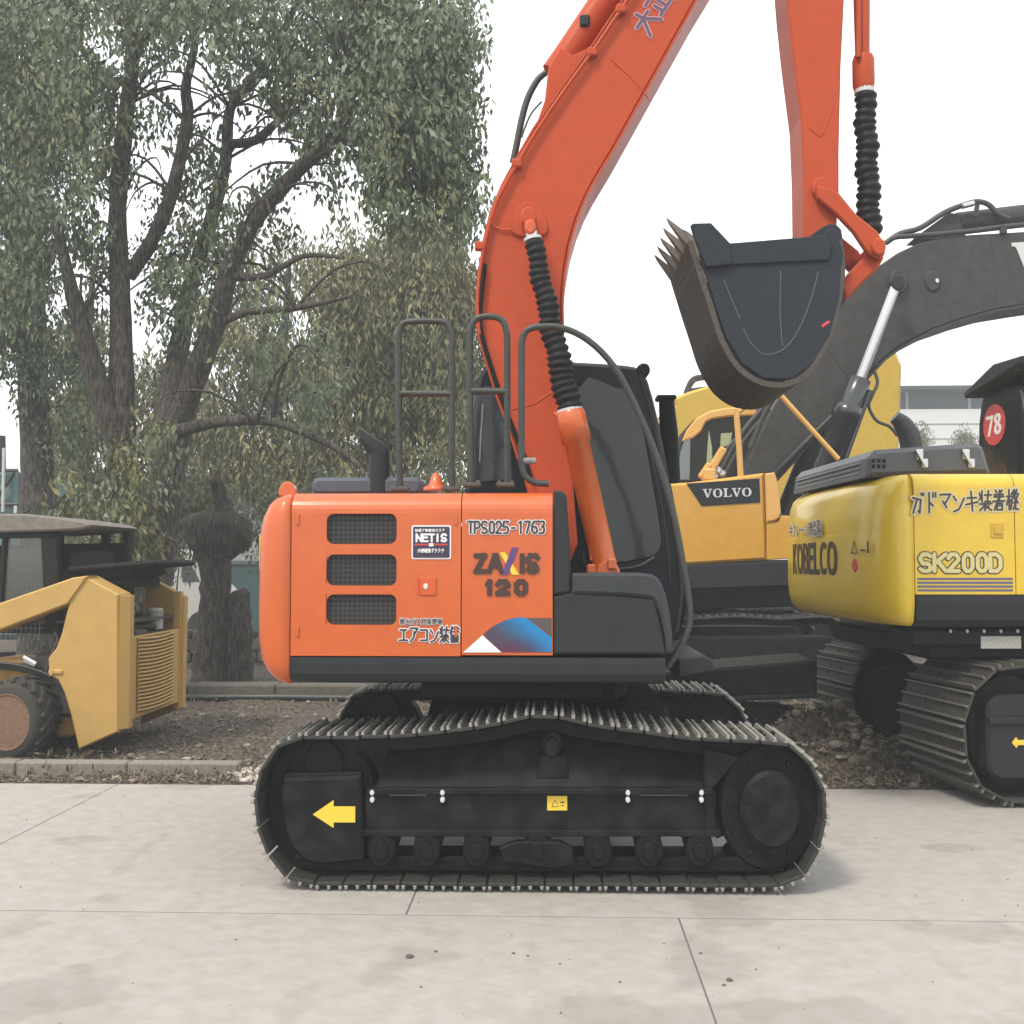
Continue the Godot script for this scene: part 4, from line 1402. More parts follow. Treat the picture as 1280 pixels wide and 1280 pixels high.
func steel_beam():
	var X := thing("steel_beam", "long dark grey steel beam with a sloped top edge, lying behind the orange machine's cab step", "beam", Vector3(1.5, 0, -3.6))
	var st := S()
	prism(st, poly(0.25, [820,842, 862,838, 1010,826, 1022,826, 1022,873, 820,880]), 0.25, -0.5, 0.02)
	prism(st, PackedVector2Array([Vector2(-0.3, 0.0), Vector2(0.2, 0.0), Vector2(0.1, 0.42), Vector2(-0.3, 0.42)]), at(820, 880, 0.2).x, at(990, 880, 0.2).x, 0.01, "x")
	part("web", st, M.frame, X)
	st = S()
	prism(st, poly(0.25, [820,874, 1022,866, 1022,871, 820,880]), 0.30, -0.4, 0.01)
	part("flange", st, M.grey_dark, X)

# ---------------------------------------------------------------- the skid steer on the left
func skid_steer():
	var X := thing("skid_steer_loader", "mustard yellow skid steer loader with its engine lid up, under the tree at left", "loader", Vector3(-3.8, 0, -4.2))
	var z := 0.7
	var xr := at(162, 830, z - 0.06).x
	var st := S()
	prism(st, poly(z, [107,721, 148,743, 148,915, 98,937, 94,919, 88,893, 80,866, 72,850, 61,844, 60,823, 70,810, 77,791, 86,754, 92,722]), z, z - 0.28, 0.012)
	part("side_tower", st, M.mustard, X)
	st = S()
	prism(st, poly(z, [111,719.5, 86,755, 0,788, -120,834, -120,800, 0,754, 92,722]), z + 0.02, z - 0.2, 0.012)
	part("lift_arm", st, M.mustard, X)
	st = S()
	var yb := at(160, 911, z - 0.06).y
	var yt := at(164, 744, z - 0.06).y
	var y1 := at(163, 797, z - 0.06).y
	# chamfered rear corner posts
	for s in [1, -1]:
		var q := PackedVector2Array([Vector2(at(148, 830, z).x + 0.0005, z), Vector2(xr, z - 0.06), Vector2(xr, z - 0.14), Vector2(at(148, 830, z).x + 0.0005, z - 0.14)])
		if s < 0:
			for i in 4: q[i].y = -q[i].y
		st = S()
		prism(st, q, yb, yt, 0.004, "y")
		part("rear_post", st, M.mustard, X)
	st = S()
	box(st, Vector3(xr - 0.03, (yb + 0.06 + y1) / 2, 0), Vector3(0.05, y1 - yb - 0.06, 1.12), 0.008)
	var door := part("rear_door", st, M.mustard, X)
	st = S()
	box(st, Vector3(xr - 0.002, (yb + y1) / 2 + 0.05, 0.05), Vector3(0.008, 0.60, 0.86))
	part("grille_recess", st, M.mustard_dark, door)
	for k in 20:
		st = S()
		var yy := (yb + y1) / 2 + 0.05 - 0.29 + k * 0.0305
		var arc := []
		for i in 7:
			var t := i / 6.0
			arc.append(Vector3(xr + 0.008 + 0.014 * sin(t * PI), yy - 0.012 * sin(t * PI), 0.47 - 0.84 * t))
		sweep(st, arc, 0.0125, 4)
		part("slat", st, M.mustard, door)
	st = S()
	var ze := z - 0.2
	box(st, Vector3(xr - 0.45, 0.55, 0), Vector3(0.75, 0.5, 1.1), 0.03)
	box(st, Vector3(xr - 0.35, (yt + y1) / 2 - 0.05, 0), Vector3(0.6, 0.02, 1.1), 0.0)
	sweep(st, [Vector3(xr - 0.2, y1 - 0.05, -0.2), Vector3(xr - 0.2, y1 + 0.16, -0.2)], 0.07, 14)
	box(st, Vector3(xr - 0.55, y1 + 0.08, 0.0), Vector3(0.2, 0.45, 0.9), 0.03)
	box(st, Vector3(xr - 0.2, y1 - 0.02, 0.15), Vector3(0.25, 0.12, 0.3), 0.03)
	sweep(st, smooth([Vector3(xr - 0.1, y1, 0.4), Vector3(xr - 0.15, y1 + 0.06, 0.1), Vector3(xr - 0.08, y1 + 0.03, -0.3)], 4), 0.025, 6)
	part("engine", st, M.engine, X)
	st = S()
	sweep(st, [Vector3(xr - 0.12, y1 + 0.02, -0.25), Vector3(xr - 0.12, y1 + 0.17, -0.25), Vector3(xr - 0.12, y1 + 0.175, -0.25), Vector3(xr - 0.12, y1 + 0.2, -0.25)], [0.07, 0.07, 0.075, 0.06], 14)
	part("oil_filter", st, M.plate_worn, X)
	st = S()
	# far side wall of the engine bay
	prism(st, poly(z, [107,721, 164,752, 160,911, 100,935]), -z + 0.0, -z + 0.1, 0.01)
	part("far_tower", st, M.mustard, X)
	st = S()
	var lid := [Vector3(xr - 0.62, yt + 0.18, 0), Vector3(xr + 0.12, yt + 0.26, 0)]
	bar(st, lid[0] + Vector3(0, 0.02, -0.1), lid[1] + Vector3(0, 0.0, -0.1), 0.05, 1.05, Vector3(0, 0, 1), 0.02)
	bar(st, lid[0] + Vector3(0.1, -0.06, -0.1), lid[1] + Vector3(-0.25, -0.05, -0.1), 0.12, 0.9, Vector3(0, 0, 1), 0.03)
	bar(st, Vector3(xr - 0.5, yt - 0.1, 0.3), Vector3(xr - 0.45, yt + 0.2, 0.3), 0.06, 0.06)
	box(st, Vector3(xr - 0.55, yt - 0.0, -0.1), Vector3(0.3, 0.4, 0.9), 0.04)
	part("engine_lid", st, M.black_dull, X)
	# cab
	st = S()
	var zc := 0.45
	prism(st, smooth2(ccw(poly(zc, [-90,650, -80,644, 0,643, 40,643, 108,652, 112,660, 66,664, -90,666])), 2), zc + 0.05, -0.55, 0.015)
	part("cab_roof", st, M.roof_grey, X)
	st = S()
	for a in [[50,663, 70,664, 76,790, 56,790], [-90,664, -70,664, -60,790, -90,790], [2,668, 8,668, 0,790, -6,790]]:
		st = S()
		prism(st, poly(zc, a), zc, zc - 0.09, 0.01)
		part("cab_post", st, M.black_dull, X)
	st = S()
	prism(st, poly(zc, [-90,665, 72,665, 72,672, -90,674]), zc + 0.004, zc - 0.08, 0.01)
	part("roof_rail", st, M.black_dull, X)
	for a in [[104,660, 112,660, 112,770, 104,770], [10,662, 18,662, 18,770, 10,770]]:
		st = S()
		prism(st, poly(zc, a), -0.4, -0.5, 0.01)
		part("cab_post", st, M.black_dull, X)
	st = S()
	prism(st, poly(-0.45, [128,664, 136,664, 137,715, 130,730]), -0.4, -0.5, 0.01)
	part("cab_post", st, M.black_dull, X)
	st = S()
	prism(st, poly(-0.5, [90,658, 134,656, 139,668, 132,668, 90,670]), -0.3, -0.6, 0.01)
	part("rear_canopy", st, M.grey_dark, X)
	st = S()
	prism(st, poly(zc, [6,672, 50,672, 54,780, 0,780]), zc - 0.03, zc - 0.036)
	part("cab_pane", st, M.pane_dusty, X)
	for i in 9:
		st = S()
		sweep(st, line(zc - 0.05, [6 + i * 5.5, 720, 4 + i * 5.7, 800]), 0.006, 4)
		part("screen_bar", st, M.worn, X)
	for i in 9:
		st = S()
		sweep(st, line(zc - 0.05, [0, 722 + i * 9, 55, 722 + i * 9]), 0.006, 4)
		part("screen_bar", st, M.worn, X)
	st = S()
	prism(st, poly(zc, [-90,680, 100,676, 100,800, -90,800]), -0.44, -0.5, 0.01)
	part("cab_back", st, M.black_dull, X)
	st = S()
	prism(st, poly(zc, [78,690, 98,688, 106,800, 76,800]), zc - 0.12, -0.3, 0.02)
	prism(st, poly(zc, [60,725, 110,725, 110,800, 60,800]), zc - 0.1, -0.5, 0.02)
	prism(st, poly(zc, [62,722, 116,716, 150,724, 150,735, 62,735]), zc - 0.15, -0.5, 0.02)
	part("seat_back", st, M.black_dull, X)
	# chassis, hoses and wheels
	st = S()
	prism(st, smooth2(ccw(poly(z, [-120,842, 0,836, 40,838, 66,848, 80,868, 88,900, 80,925, -120,935])), 2), z - 0.22, -z + 0.2, 0.02)
	part("chassis", st, M.mustard_dull, X)
	st = S()
	for k in 3:
		sweep(st, smooth(line(z - 0.1 - 0.03 * k, [-60,830 + k * 3, 0,829 + k * 3, 30,833 + k * 3, 52,840 + k * 2, 64,846]), 4), 0.013, 6)
	sweep(st, smooth(line(z - 0.05, [58,838, 66,815, 72,800, 68,790]), 4), 0.012, 6)
	part("hydraulic_hose", st, M.hose, X)
	st = S()
	box(st, at(38, 827, z - 0.1), Vector3(0.12, 0.05, 0.05), 0.01, Basis(Vector3(0, 0, 1), -0.4))
	sweep(st, [at(30, 822, z - 0.1), at(46, 830, z - 0.1)], 0.03, 8)
	part("hose_fitting", st, M.chrome, X)
	st = S()
	disc(st, at(65, 840, z), z + 0.02, z - 0.01, 0.03, 12)
	box(st, at(72, 840, z), Vector3(0.09, 0.04, 0.03), 0.01)
	part("arm_latch", st, M.mustard, X)
	for px in [[8.0, 0.92], [-125.0, 0.92], [8.0, -0.5], [-125.0, -0.5]]:
		var c := at(px[0], 912, 0.92)
		c.y = 0.31
		var prof := [[0.0, 0.215], [0.0, 0.26], [-0.03, 0.298], [-0.10, 0.31], [-0.30, 0.31], [-0.38, 0.295], [-0.42, 0.25], [-0.42, 0.2]]
		var rings := []
		for p in prof:
			var ring := []
			for i in 40: ring.append(Vector3(c.x + cos(TAU * i / 40) * p[1] * 0.84, c.y + sin(TAU * i / 40) * p[1], px[1] + p[0]))
			rings.append(ring)
		st = S()
		sg += 1
		for i in rings.size() - 1:
			for k in 40:
				quad(rings[i][k], rings[i][(k + 1) % 40], rings[i + 1][(k + 1) % 40], rings[i + 1][k], sg)
		for k in 40:
			quad(rings[0][(k + 1) % 40], rings[0][k], rings[-1][k], rings[-1][(k + 1) % 40], sg + 1)
		sg += 1
		flush(st)
		for i in 36:
			var a := TAU * (i + (0.5 if i % 2 else 0.0)) / 36.0
			var zz: float = px[1] - (0.12 if i % 2 else 0.29)
			box(st, Vector3(c.x + cos(a) * 0.312 * 0.84, c.y + sin(a) * 0.312, zz), Vector3(0.03, 0.035, 0.2), 0.006, Basis(Vector3(0, 0, 1), a) * Basis(Vector3(1, 0, 0), 0.5 if i % 2 else -0.5))
		var w := part("wheel", st, M.tyre, X)
		st = S()
		rings.clear()
		for p in [[-0.005, 0.222], [0.004, 0.218], [0.0, 0.205], [-0.16, 0.185], [-0.19, 0.175], [-0.20, 0.07], [-0.15, 0.06], [-0.15, 0.01]]:
			var ring := []
			for i in 36: ring.append(Vector3(c.x + cos(TAU * i / 36) * p[1] * 0.84, c.y + sin(TAU * i / 36) * p[1], px[1] + p[0]))
			rings.append(ring)
		loft(st, rings)
		part("rim", st, M.rim, w)

# ---------------------------------------------------------------- plants
func leaf_clump(n: int, length: float, width: float, spread: float, droop: float, seed_: int) -> ArrayMesh:
	var r := RandomNumberGenerator.new()
	r.seed = seed_
	var st := S()
	for i in n:
		var o := Vector3(r.randf_range(-1, 1), r.randf_range(-1, 1), r.randf_range(-1, 1)) * spread
		var d := Vector3(r.randf_range(-1, 1), r.randf_range(-1, 0.5) - droop, r.randf_range(-1, 1)).normalized()
		var s := d.cross(Vector3(r.randf_range(-1, 1), r.randf_range(-1, 1), r.randf_range(-1, 1))).normalized()
		var n2 := s.cross(d)
		var l := length * r.randf_range(0.7, 1.25)
		var w := width * r.randf_range(0.7, 1.2)
		var a := o
		var b := o + d * l * 0.45 + s * w * 0.5 + n2 * w * 0.12
		var c := o + d * l - n2 * l * 0.12
		var e := o + d * l * 0.45 - s * w * 0.5 + n2 * w * 0.12
		var m := o + d * l * 0.5
		st.set_smooth_group(-1)
		for v in [a, b, m, b, c, m, c, e, m, e, a, m]: st.add_vertex(v)
	return done(st)

func crown(parent: Node, blobs: Array, clump: Mesh, m: Material, tints: Array, size := 1.0, density := 1.0):
	var xf := []
	var cols := []
	for b in blobs:            # px, py, rx, ry, z, depth, how many
		var hub := Vector3.ZERO
		for i in int(b[6] * density):
			if i % 7 == 0:
				var v := Vector3(rng.randfn(), rng.randfn(), rng.randfn())
				v = v.normalized() * pow(rng.randf(), 0.42)
				hub = at(b[0] + v.x * b[2], b[1] + v.y * b[3], b[4] + v.z * b[5])
			var p := hub + Vector3(rng.randfn() * 0.12, rng.randfn() * 0.20 - 0.05, rng.randfn() * 0.14) * size
			var bs := Basis(Vector3.UP, rng.randf() * TAU) * Basis(Vector3(1, 0, 0), rng.randf_range(-0.5, 0.5))
			xf.append(Transform3D(bs.scaled(Vector3.ONE * size * rng.randf_range(0.75, 1.25)), p))
			var c: Color = tints[rng.randi() % tints.size()]
			var f := rng.randf_range(0.75, 1.3)
			cols.append(Color(c.r * f, c.g * f, c.b * f))
	swarm("crown", clump, m, xf, parent, cols)

func limb(called: String, parent: Node, a: Array, m: Material, sides := 9):      # px, py, z, radius ...
	var p := []
	var r := []
	for i in range(0, a.size(), 4):
		p.append(at(a[i], a[i + 1], a[i + 2])); r.append(a[i + 3])
	var sp := smooth(p, 4)
	var rr := []
	for i in sp.size():
		var t := float(i) / 4.0
		var k := mini(int(t), r.size() - 2)
		rr.append(lerpf(r[k], r[k + 1], t - k) * rng.randf_range(0.95, 1.05))
	var st := S()
	sweep(st, sp, rr, sides, 0.05)
	part(called, st, m, parent)

func trees():
	var leaf := leaf_clump(20, 0.105, 0.042, 0.17, 1.2, 5)
	var thin := leaf_clump(22, 0.19, 0.042, 0.28, 1.5, 6)
	var greens := [Color(0.095, 0.13, 0.075), Color(0.105, 0.14, 0.08), Color(0.12, 0.145, 0.09), Color(0.135, 0.155, 0.07)]
	var olive := [Color(0.125, 0.125, 0.05), Color(0.15, 0.14, 0.055), Color(0.105, 0.115, 0.05), Color(0.185, 0.165, 0.07)]
	# the big many-stemmed tree
	var X := thing("broadleaf_tree", "big dark evergreen tree with several stems forking low, behind the skid steer loader", "tree", Vector3(-4.6, 0, -7.6))
	limb("trunk", X, [172,860,0,0.40, 176,800,0,0.33, 184,730,0,0.29, 193,680,0,0.265, 203,620,0,0.235, 215,560,0,0.20, 232,505,0,0.155], M.bark, 14)
	limb("stem", X, [168,800,0.1,0.22, 160,700,0.1,0.20, 154,620,0.1,0.20, 152,540,0.1,0.165, 152,450,0.1,0.135, 150,350,0,0.12, 147,260,0,0.105, 156,160,-0.1,0.095, 164,90,-0.1,0.085, 166,0,0,0.075, 168,-120,0,0.07], M.bark, 12)
	limb("stem", X, [153,570,0.1,0.14, 138,525,0.2,0.14, 122,480,0.3,0.13, 108,430,0.4,0.11, 96,390,0.5,0.10, 84,340,0.6,0.07, 70,280,0.7,0.05], M.bark)
	limb("stem", X, [205,600,0,0.18, 207,530,0,0.155, 217,470,-0.2,0.13, 226,420,-0.3,0.115, 240,350,-0.4,0.095, 268,260,-0.5,0.085, 282,200,-0.5,0.075, 288,135,-0.6,0.065, 318,100,-0.6,0.07, 350,50,-0.7,0.05, 380,-20,-0.7,0.03], M.bark)
	limb("stem", X, [222,535,0,0.165, 246,465,0.2,0.14, 270,400,0.3,0.125, 290,330,0.4,0.105, 330,260,0.5,0.09, 380,205,0.6,0.085, 420,165,0.7,0.075, 436,120,0.8,0.08, 440,60,0.8,0.07, 455,-30,0.8,0.04], M.bark)
	limb("limb", X, [226,538,0.2,0.085, 262,529,0.4,0.065, 300,526,0.6,0.058, 340,527,0.7,0.053, 378,540,0.9,0.046, 420,560,1.0,0.036, 446,580,1.1,0.03, 460,600,1.2,0.018], M.bark)
	limb("limb", X, [160,345,0,0.09, 190,300,0.1,0.085, 215,240,0.2,0.08, 234,150,0.3,0.07, 232,110,0.3,0.06, 243,60,0.4,0.04, 250,0,0.4,0.03], M.bark)
	limb("limb", X, [285,180,-0.5,0.06, 320,175,-0.4,0.055, 350,150,-0.3,0.045, 385,130,-0.2,0.03], M.bark)
	limb("limb", X, [420,175,0.7,0.06, 450,178,0.8,0.05, 490,190,0.9,0.035, 540,185,1.0,0.02], M.bark)
	limb("limb", X, [168,70,-0.1,0.07, 180,45,0,0.06, 205,15,0,0.05, 215,-40,0,0.04], M.bark)
	limb("limb", X, [272,405,0.3,0.05, 310,390,0.4,0.045, 370,385,0.6,0.035, 440,370,0.8,0.02], M.bark)
	limb("limb", X, [286,345,0.4,0.05, 330,345,0.5,0.04, 380,320,0.6,0.03, 430,322,0.8,0.02], M.bark)
	limb("limb", X, [340,530,0.7,0.03, 350,470,0.8,0.025, 375,430,0.9,0.02, 410,460,1.0,0.015], M.bark, 6)
	var tw := S()
	for i in 90:
		var o = [[150, 380, 0.1], [147, 260, 0], [160, 130, -0.1], [166, 40, 0], [230, 150, 0.3], [215, 240, 0.2], [282, 200, -0.5], [288, 135, -0.6], [240, 350, -0.4], [330, 260, 0.5], [380, 205, 0.6], [420, 165, 0.7], [437, 110, 0.8], [290, 330, 0.4], [490, 190, 0.9], [350, 150, -0.3], [100, 400, 0.4], [370, 385, 0.6], [320, 527, 0.7]][i % 19]
		var p := at(o[0], o[1], o[2])
		var d := Vector3(rng.randf_range(-1, 1), rng.randf_range(0.0, 0.9), rng.randf_range(-0.6, 0.6)).normalized()
		var l := rng.randf_range(0.5, 1.3)
		var mid2 := p + d * l * 0.5 + Vector3(0, 0.05, 0)
		var tip := p + d * l + Vector3(0, -0.22 * l, 0)
		sweep(tw, smooth([p, mid2, tip, tip + Vector3(d.x * 0.15, -0.25, d.z * 0.1)], 3), [0.022, 0.02, 0.018, 0.016, 0.014, 0.012, 0.010, 0.008, 0.006, 0.004], 5)
	var twigs := part("twigs", tw, M.bark, X)
	twigs.set_meta("kind", "stuff")
	crown(X, [
		[60, 40, 150, 110, 0.3, 1.8, 620], [200, -10, 170, 70, 0, 1.8, 560], [340, 10, 150, 80, 0.2, 1.8, 560], [470, 30, 120, 90, 0.6, 1.7, 640],
		[500, 120, 95, 110, 0.8, 1.5, 700], [525, 205, 75, 75, 1.0, 1.2, 460], [545, 60, 45, 60, 0.8, 1.0, 150], [420, 110, 70, 80, 0.4, 1.3, 260],
		[330, 110, 80, 70, -0.3, 1.4, 110], [250, 200, 120, 90, -0.6, 1.3, 110], [380, 200, 90, 60, -0.2, 1.3, 80],
		[60, 190, 90, 90, 0.4, 1.6, 400], [30, 330, 60, 70, -0.2, 1.4, 150], [120, 300, 70, 60, -0.3, 1.2, 70], [250, 320, 60, 60, 0.0, 1.2, 130], [330, 280, 80, 50, -0.2, 1.2, 70],
		[230, 390, 45, 40, 0.2, 1.0, 60], [110, 150, 60, 60, 0.0, 1.4, 110], [100, 400, 60, 50, -0.3, 1.0, 40], [190, 330, 50, 60, -0.4, 1.0, 50],
		[330, 430, 90, 45, 0.8, 1.0, 50], [400, 500, 50, 40, 0.9, 0.8, 40], [560, 130, 28, 110, 0.9, 0.8, 170], [570, 240, 30, 40, 1.0, 0.7, 90]], leaf, M.leaf, greens, 1.0, 0.44)
	# second tree at the left edge
	X = thing("slim_tree", "slim straight tree with one grey trunk at the left edge, behind the loader cab", "tree", Vector3(-6.8, 0, -9.4))
	limb("trunk", X, [52,860,0,0.30, 50,760,0,0.28, 50,660,0,0.25, 46,580,0,0.21, 42,480,0,0.19, 41,400,0,0.17, 40,330,0,0.15, 36,250,0,0.11, 38,150,0,0.08, 40,60,0,0.05], M.bark_grey, 12)
	limb("limb", X, [42,370,0,0.08, 60,330,0.1,0.06, 76,290,0.2,0.045, 84,240,0.3,0.03], M.bark_grey)
	limb("limb", X, [40,345,0,0.07, 20,300,0.1,0.06, 0,250,0.2,0.045, -20,180,0.3,0.03], M.bark_grey)
	crown(X, [[20, 250, 70, 80, 0, 1.5, 220], [40, 120, 90, 90, 0, 1.6, 340], [5, 420, 45, 60, 0, 1.2, 120], [10, 20, 90, 70, 0, 1.6, 260], [80, 480, 40, 70, 0.2, 1.0, 90], [15, 360, 40, 50, 0, 1.0, 110]], leaf, M.leaf, greens)
	# lighter trees behind
	var defs := [
		["weeping_tree", "pale olive weeping tree just left of the orange boom, behind the exhaust pipe", Vector3(-2.6, 0, -15.5), 500, 860,
			[[500, 420, 95, 120, 0, 1.8, 620], [540, 340, 50, 55, 0.2, 1.2, 170], [440, 340, 70, 60, 0, 1.5, 190], [560, 480, 50, 110, 0.3, 1.3, 260], [480, 540, 110, 60, 0.3, 1.5, 300], [420, 440, 60, 80, 0, 1.4, 190], [530, 290, 40, 22, 0, 1.0, 60], [570, 400, 24, 60, 0.2, 1.0, 90]]],
		["weeping_tree", "thin yellowish tree between the big tree's stems and the weeping tree", Vector3(-5.6, 0, -17), 350, 860,
			[[350, 480, 70, 70, 0, 1.6, 200], [300, 400, 70, 60, 0, 1.5, 130], [380, 580, 70, 40, 0.2, 1.4, 170], [300, 570, 60, 50, 0.1, 1.4, 150], [330, 330, 70, 50, 0, 1.4, 80]]],
		["weeping_tree", "yellow green bushy tree between the two left trunks, above a grey wall", Vector3(-9.5, 0, -17.5), 105, 860,
			[[105, 520, 40, 60, 0, 1.4, 190], [90, 590, 35, 25, 0, 1.2, 90], [170, 500, 60, 70, 0, 1.4, 150], [260, 520, 40, 60, 0, 1.2, 110], [105, 430, 45, 40, 0, 1.3, 80]]],
	]
	for d in defs:
		X = thing(d[0], d[1], "tree", d[2], 0, "pale trees at the back of the yard")
		var px: float = d[3]
		limb("trunk", X, [px,d[4] - 60,0,0.22, px + 3,640,0,0.17, px - 4,520,0,0.13, px + 5,420,0,0.09, px + 12,330,0,0.04], M.bark)
		limb("limb", X, [px,560,0,0.07, px + 30,520,0.2,0.05, px + 60,470,0.3,0.03], M.bark, 6)
		limb("limb", X, [px,600,0,0.07, px - 35,540,0.2,0.05, px - 60,480,0.3,0.03], M.bark, 6)
		crown(X, d[5], thin, M.leaf_pale, olive, 1.0, 1.25)
	# low shrubs
	defs = [["grey green shrub beside the carved stump, in front of the white van", Vector3(-4.9, 0, -10.5), [[215, 660, 30, 60, 0, 0.6, 90], [240, 630, 40, 40, 0, 0.6, 80]]],
		["leafy sapling with drooping pale leaves, just behind the loader's cab roof", Vector3(-4.7, 0, -5.6), [[100, 700, 22, 50, 0, 0.35, 46], [92, 640, 12, 22, 0, 0.2, 12]]],
		["leaf sprays hanging low on the big trunk above the loader", Vector3(-4.5, 0, -6.6), [[135, 640, 40, 50, 0, 0.5, 70], [160, 690, 24, 40, 0, 0.4, 36], [170, 590, 30, 40, 0, 0.4, 34]]],
		["dark bush behind the orange machine's exhaust", Vector3(-1.9, 0, -12.5), [[420, 640, 60, 40, 0, 0.8, 120], [520, 620, 70, 40, 0, 0.8, 140], [350, 650, 50, 40, 0, 0.8, 110]]],
		["small round bush left of the black exhaust, before the white hall", Vector3(17, 0, -35), [[1147, 549, 9, 10, 0, 0.8, 45]]],
		["small bush close to the black cab, before the white hall", Vector3(19, 0, -35), [[1206, 552, 6, 5, 0, 0.8, 22]]]]
	for d in defs:
		X = thing("shrub", d[0], "shrub", d[1], 0, "shrubs")
		var b: Array = d[2][0]
		var st := S()
		for k in 5:
			var top := at(b[0] + rng.randf_range(-0.7, 0.7) * b[2], b[1] + rng.randf_range(-0.6, 0.3) * b[3], 0)
			sweep(st, [Vector3(rng.randf_range(-0.1, 0.1) + top.x * 0.3 + at(b[0], b[1], 0).x * 0.7, -0.02, 0), top], [0.018, 0.006], 5)
		part("twigs", st, M.bark, X)
		crown(X, d[2], leaf, M.leaf_pale, greens + olive, 1.0 if d[1].z > -30 else 1.1, 1.0 if d[1].z > -30 else 2.5)

func stump():
	var X := thing("tree_stump", "tall weathered dead stump with a lumpy head, left of the orange counterweight", "stump", Vector3(-4.3, 0, -9.0))
	var st := S()
	var tr := func(st: SurfaceTool, a: Array, sides: int, rough: float):
		var p := []
		var r := []
		for i in range(0, a.size(), 4):
			p.append(at(a[i], a[i + 1], a[i + 2])); r.append(a[i + 3])
		var sp := smooth(p, 4)
		var rr := []
		for i in sp.size():
			var t := i / 4.0
			var k := mini(int(t), r.size() - 2)
			rr.append(lerpf(r[k], r[k + 1], t - k))
		sweep(st, sp, rr, sides, rough)
	tr.call(st, [266,864,0,0.30, 266,830,0,0.25, 268,790,0,0.22, 269,745,0,0.19, 269,710,0,0.20, 266,690,0,0.24, 266,676,0,0.2], 18, 0.10)
	part("trunk", st, M.stump, X)
	st = S()
	tr.call(st, [296,864,-0.05,0.22, 296,820,-0.05,0.20, 297,780,-0.05,0.18, 298,745,-0.05,0.15, 297,738,-0.05,0.08], 16, 0.12)
	part("second_trunk", st, M.stump, X)
	st = S()
	var rings := []
	for lv in [[700, 0.42, 0.0], [693, 0.60, 0.01], [688, 0.78, 0.02], [683, 0.93, 0.02], [672, 0.98, 0.0], [664, 1.0, 0.0], [655, 0.98, -0.01], [649, 0.90, -0.02], [644, 0.74, -0.03], [640, 0.42, 0.0], [637, 0.2, 0.02]]:
		var ring := []
		for i in 26:
			var a := TAU * i / 26
			var w: float = 1.0 + rng.randf_range(-0.05, 0.05) + 0.07 * sin(a * 3.0 + 1.0) + 0.05 * sin(a * 5.0 + lv[0])
			var c := at(271, lv[0], 0)
			ring.append(c + Vector3(cos(a) * 0.43 * lv[1] * w + lv[2], sin(a * 2.0 + 0.6) * 0.035 * (1.0 if lv[1] > 0.7 else 0.3), sin(a) * 0.30 * lv[1] * w))
		rings.append(ring)
	loft(st, rings)
	part("lumpy_head", st, M.stump, X)
	st = S()
	tr.call(st, [279,652,0,0.20, 279,638,0,0.13, 276,622,0,0.10, 273,608,0,0.085, 269,601,0,0.07, 267,598,0,0.04], 14, 0.12)
	part("broken_top", st, M.stump, X)
	st = S()
	var kn := at(270, 702, 0.22)
	sweep(st, [kn, kn + Vector3(0, 0, 0.03)], [0.06, 0.05], 10)
	part("knot_hole", st, M.void, X)

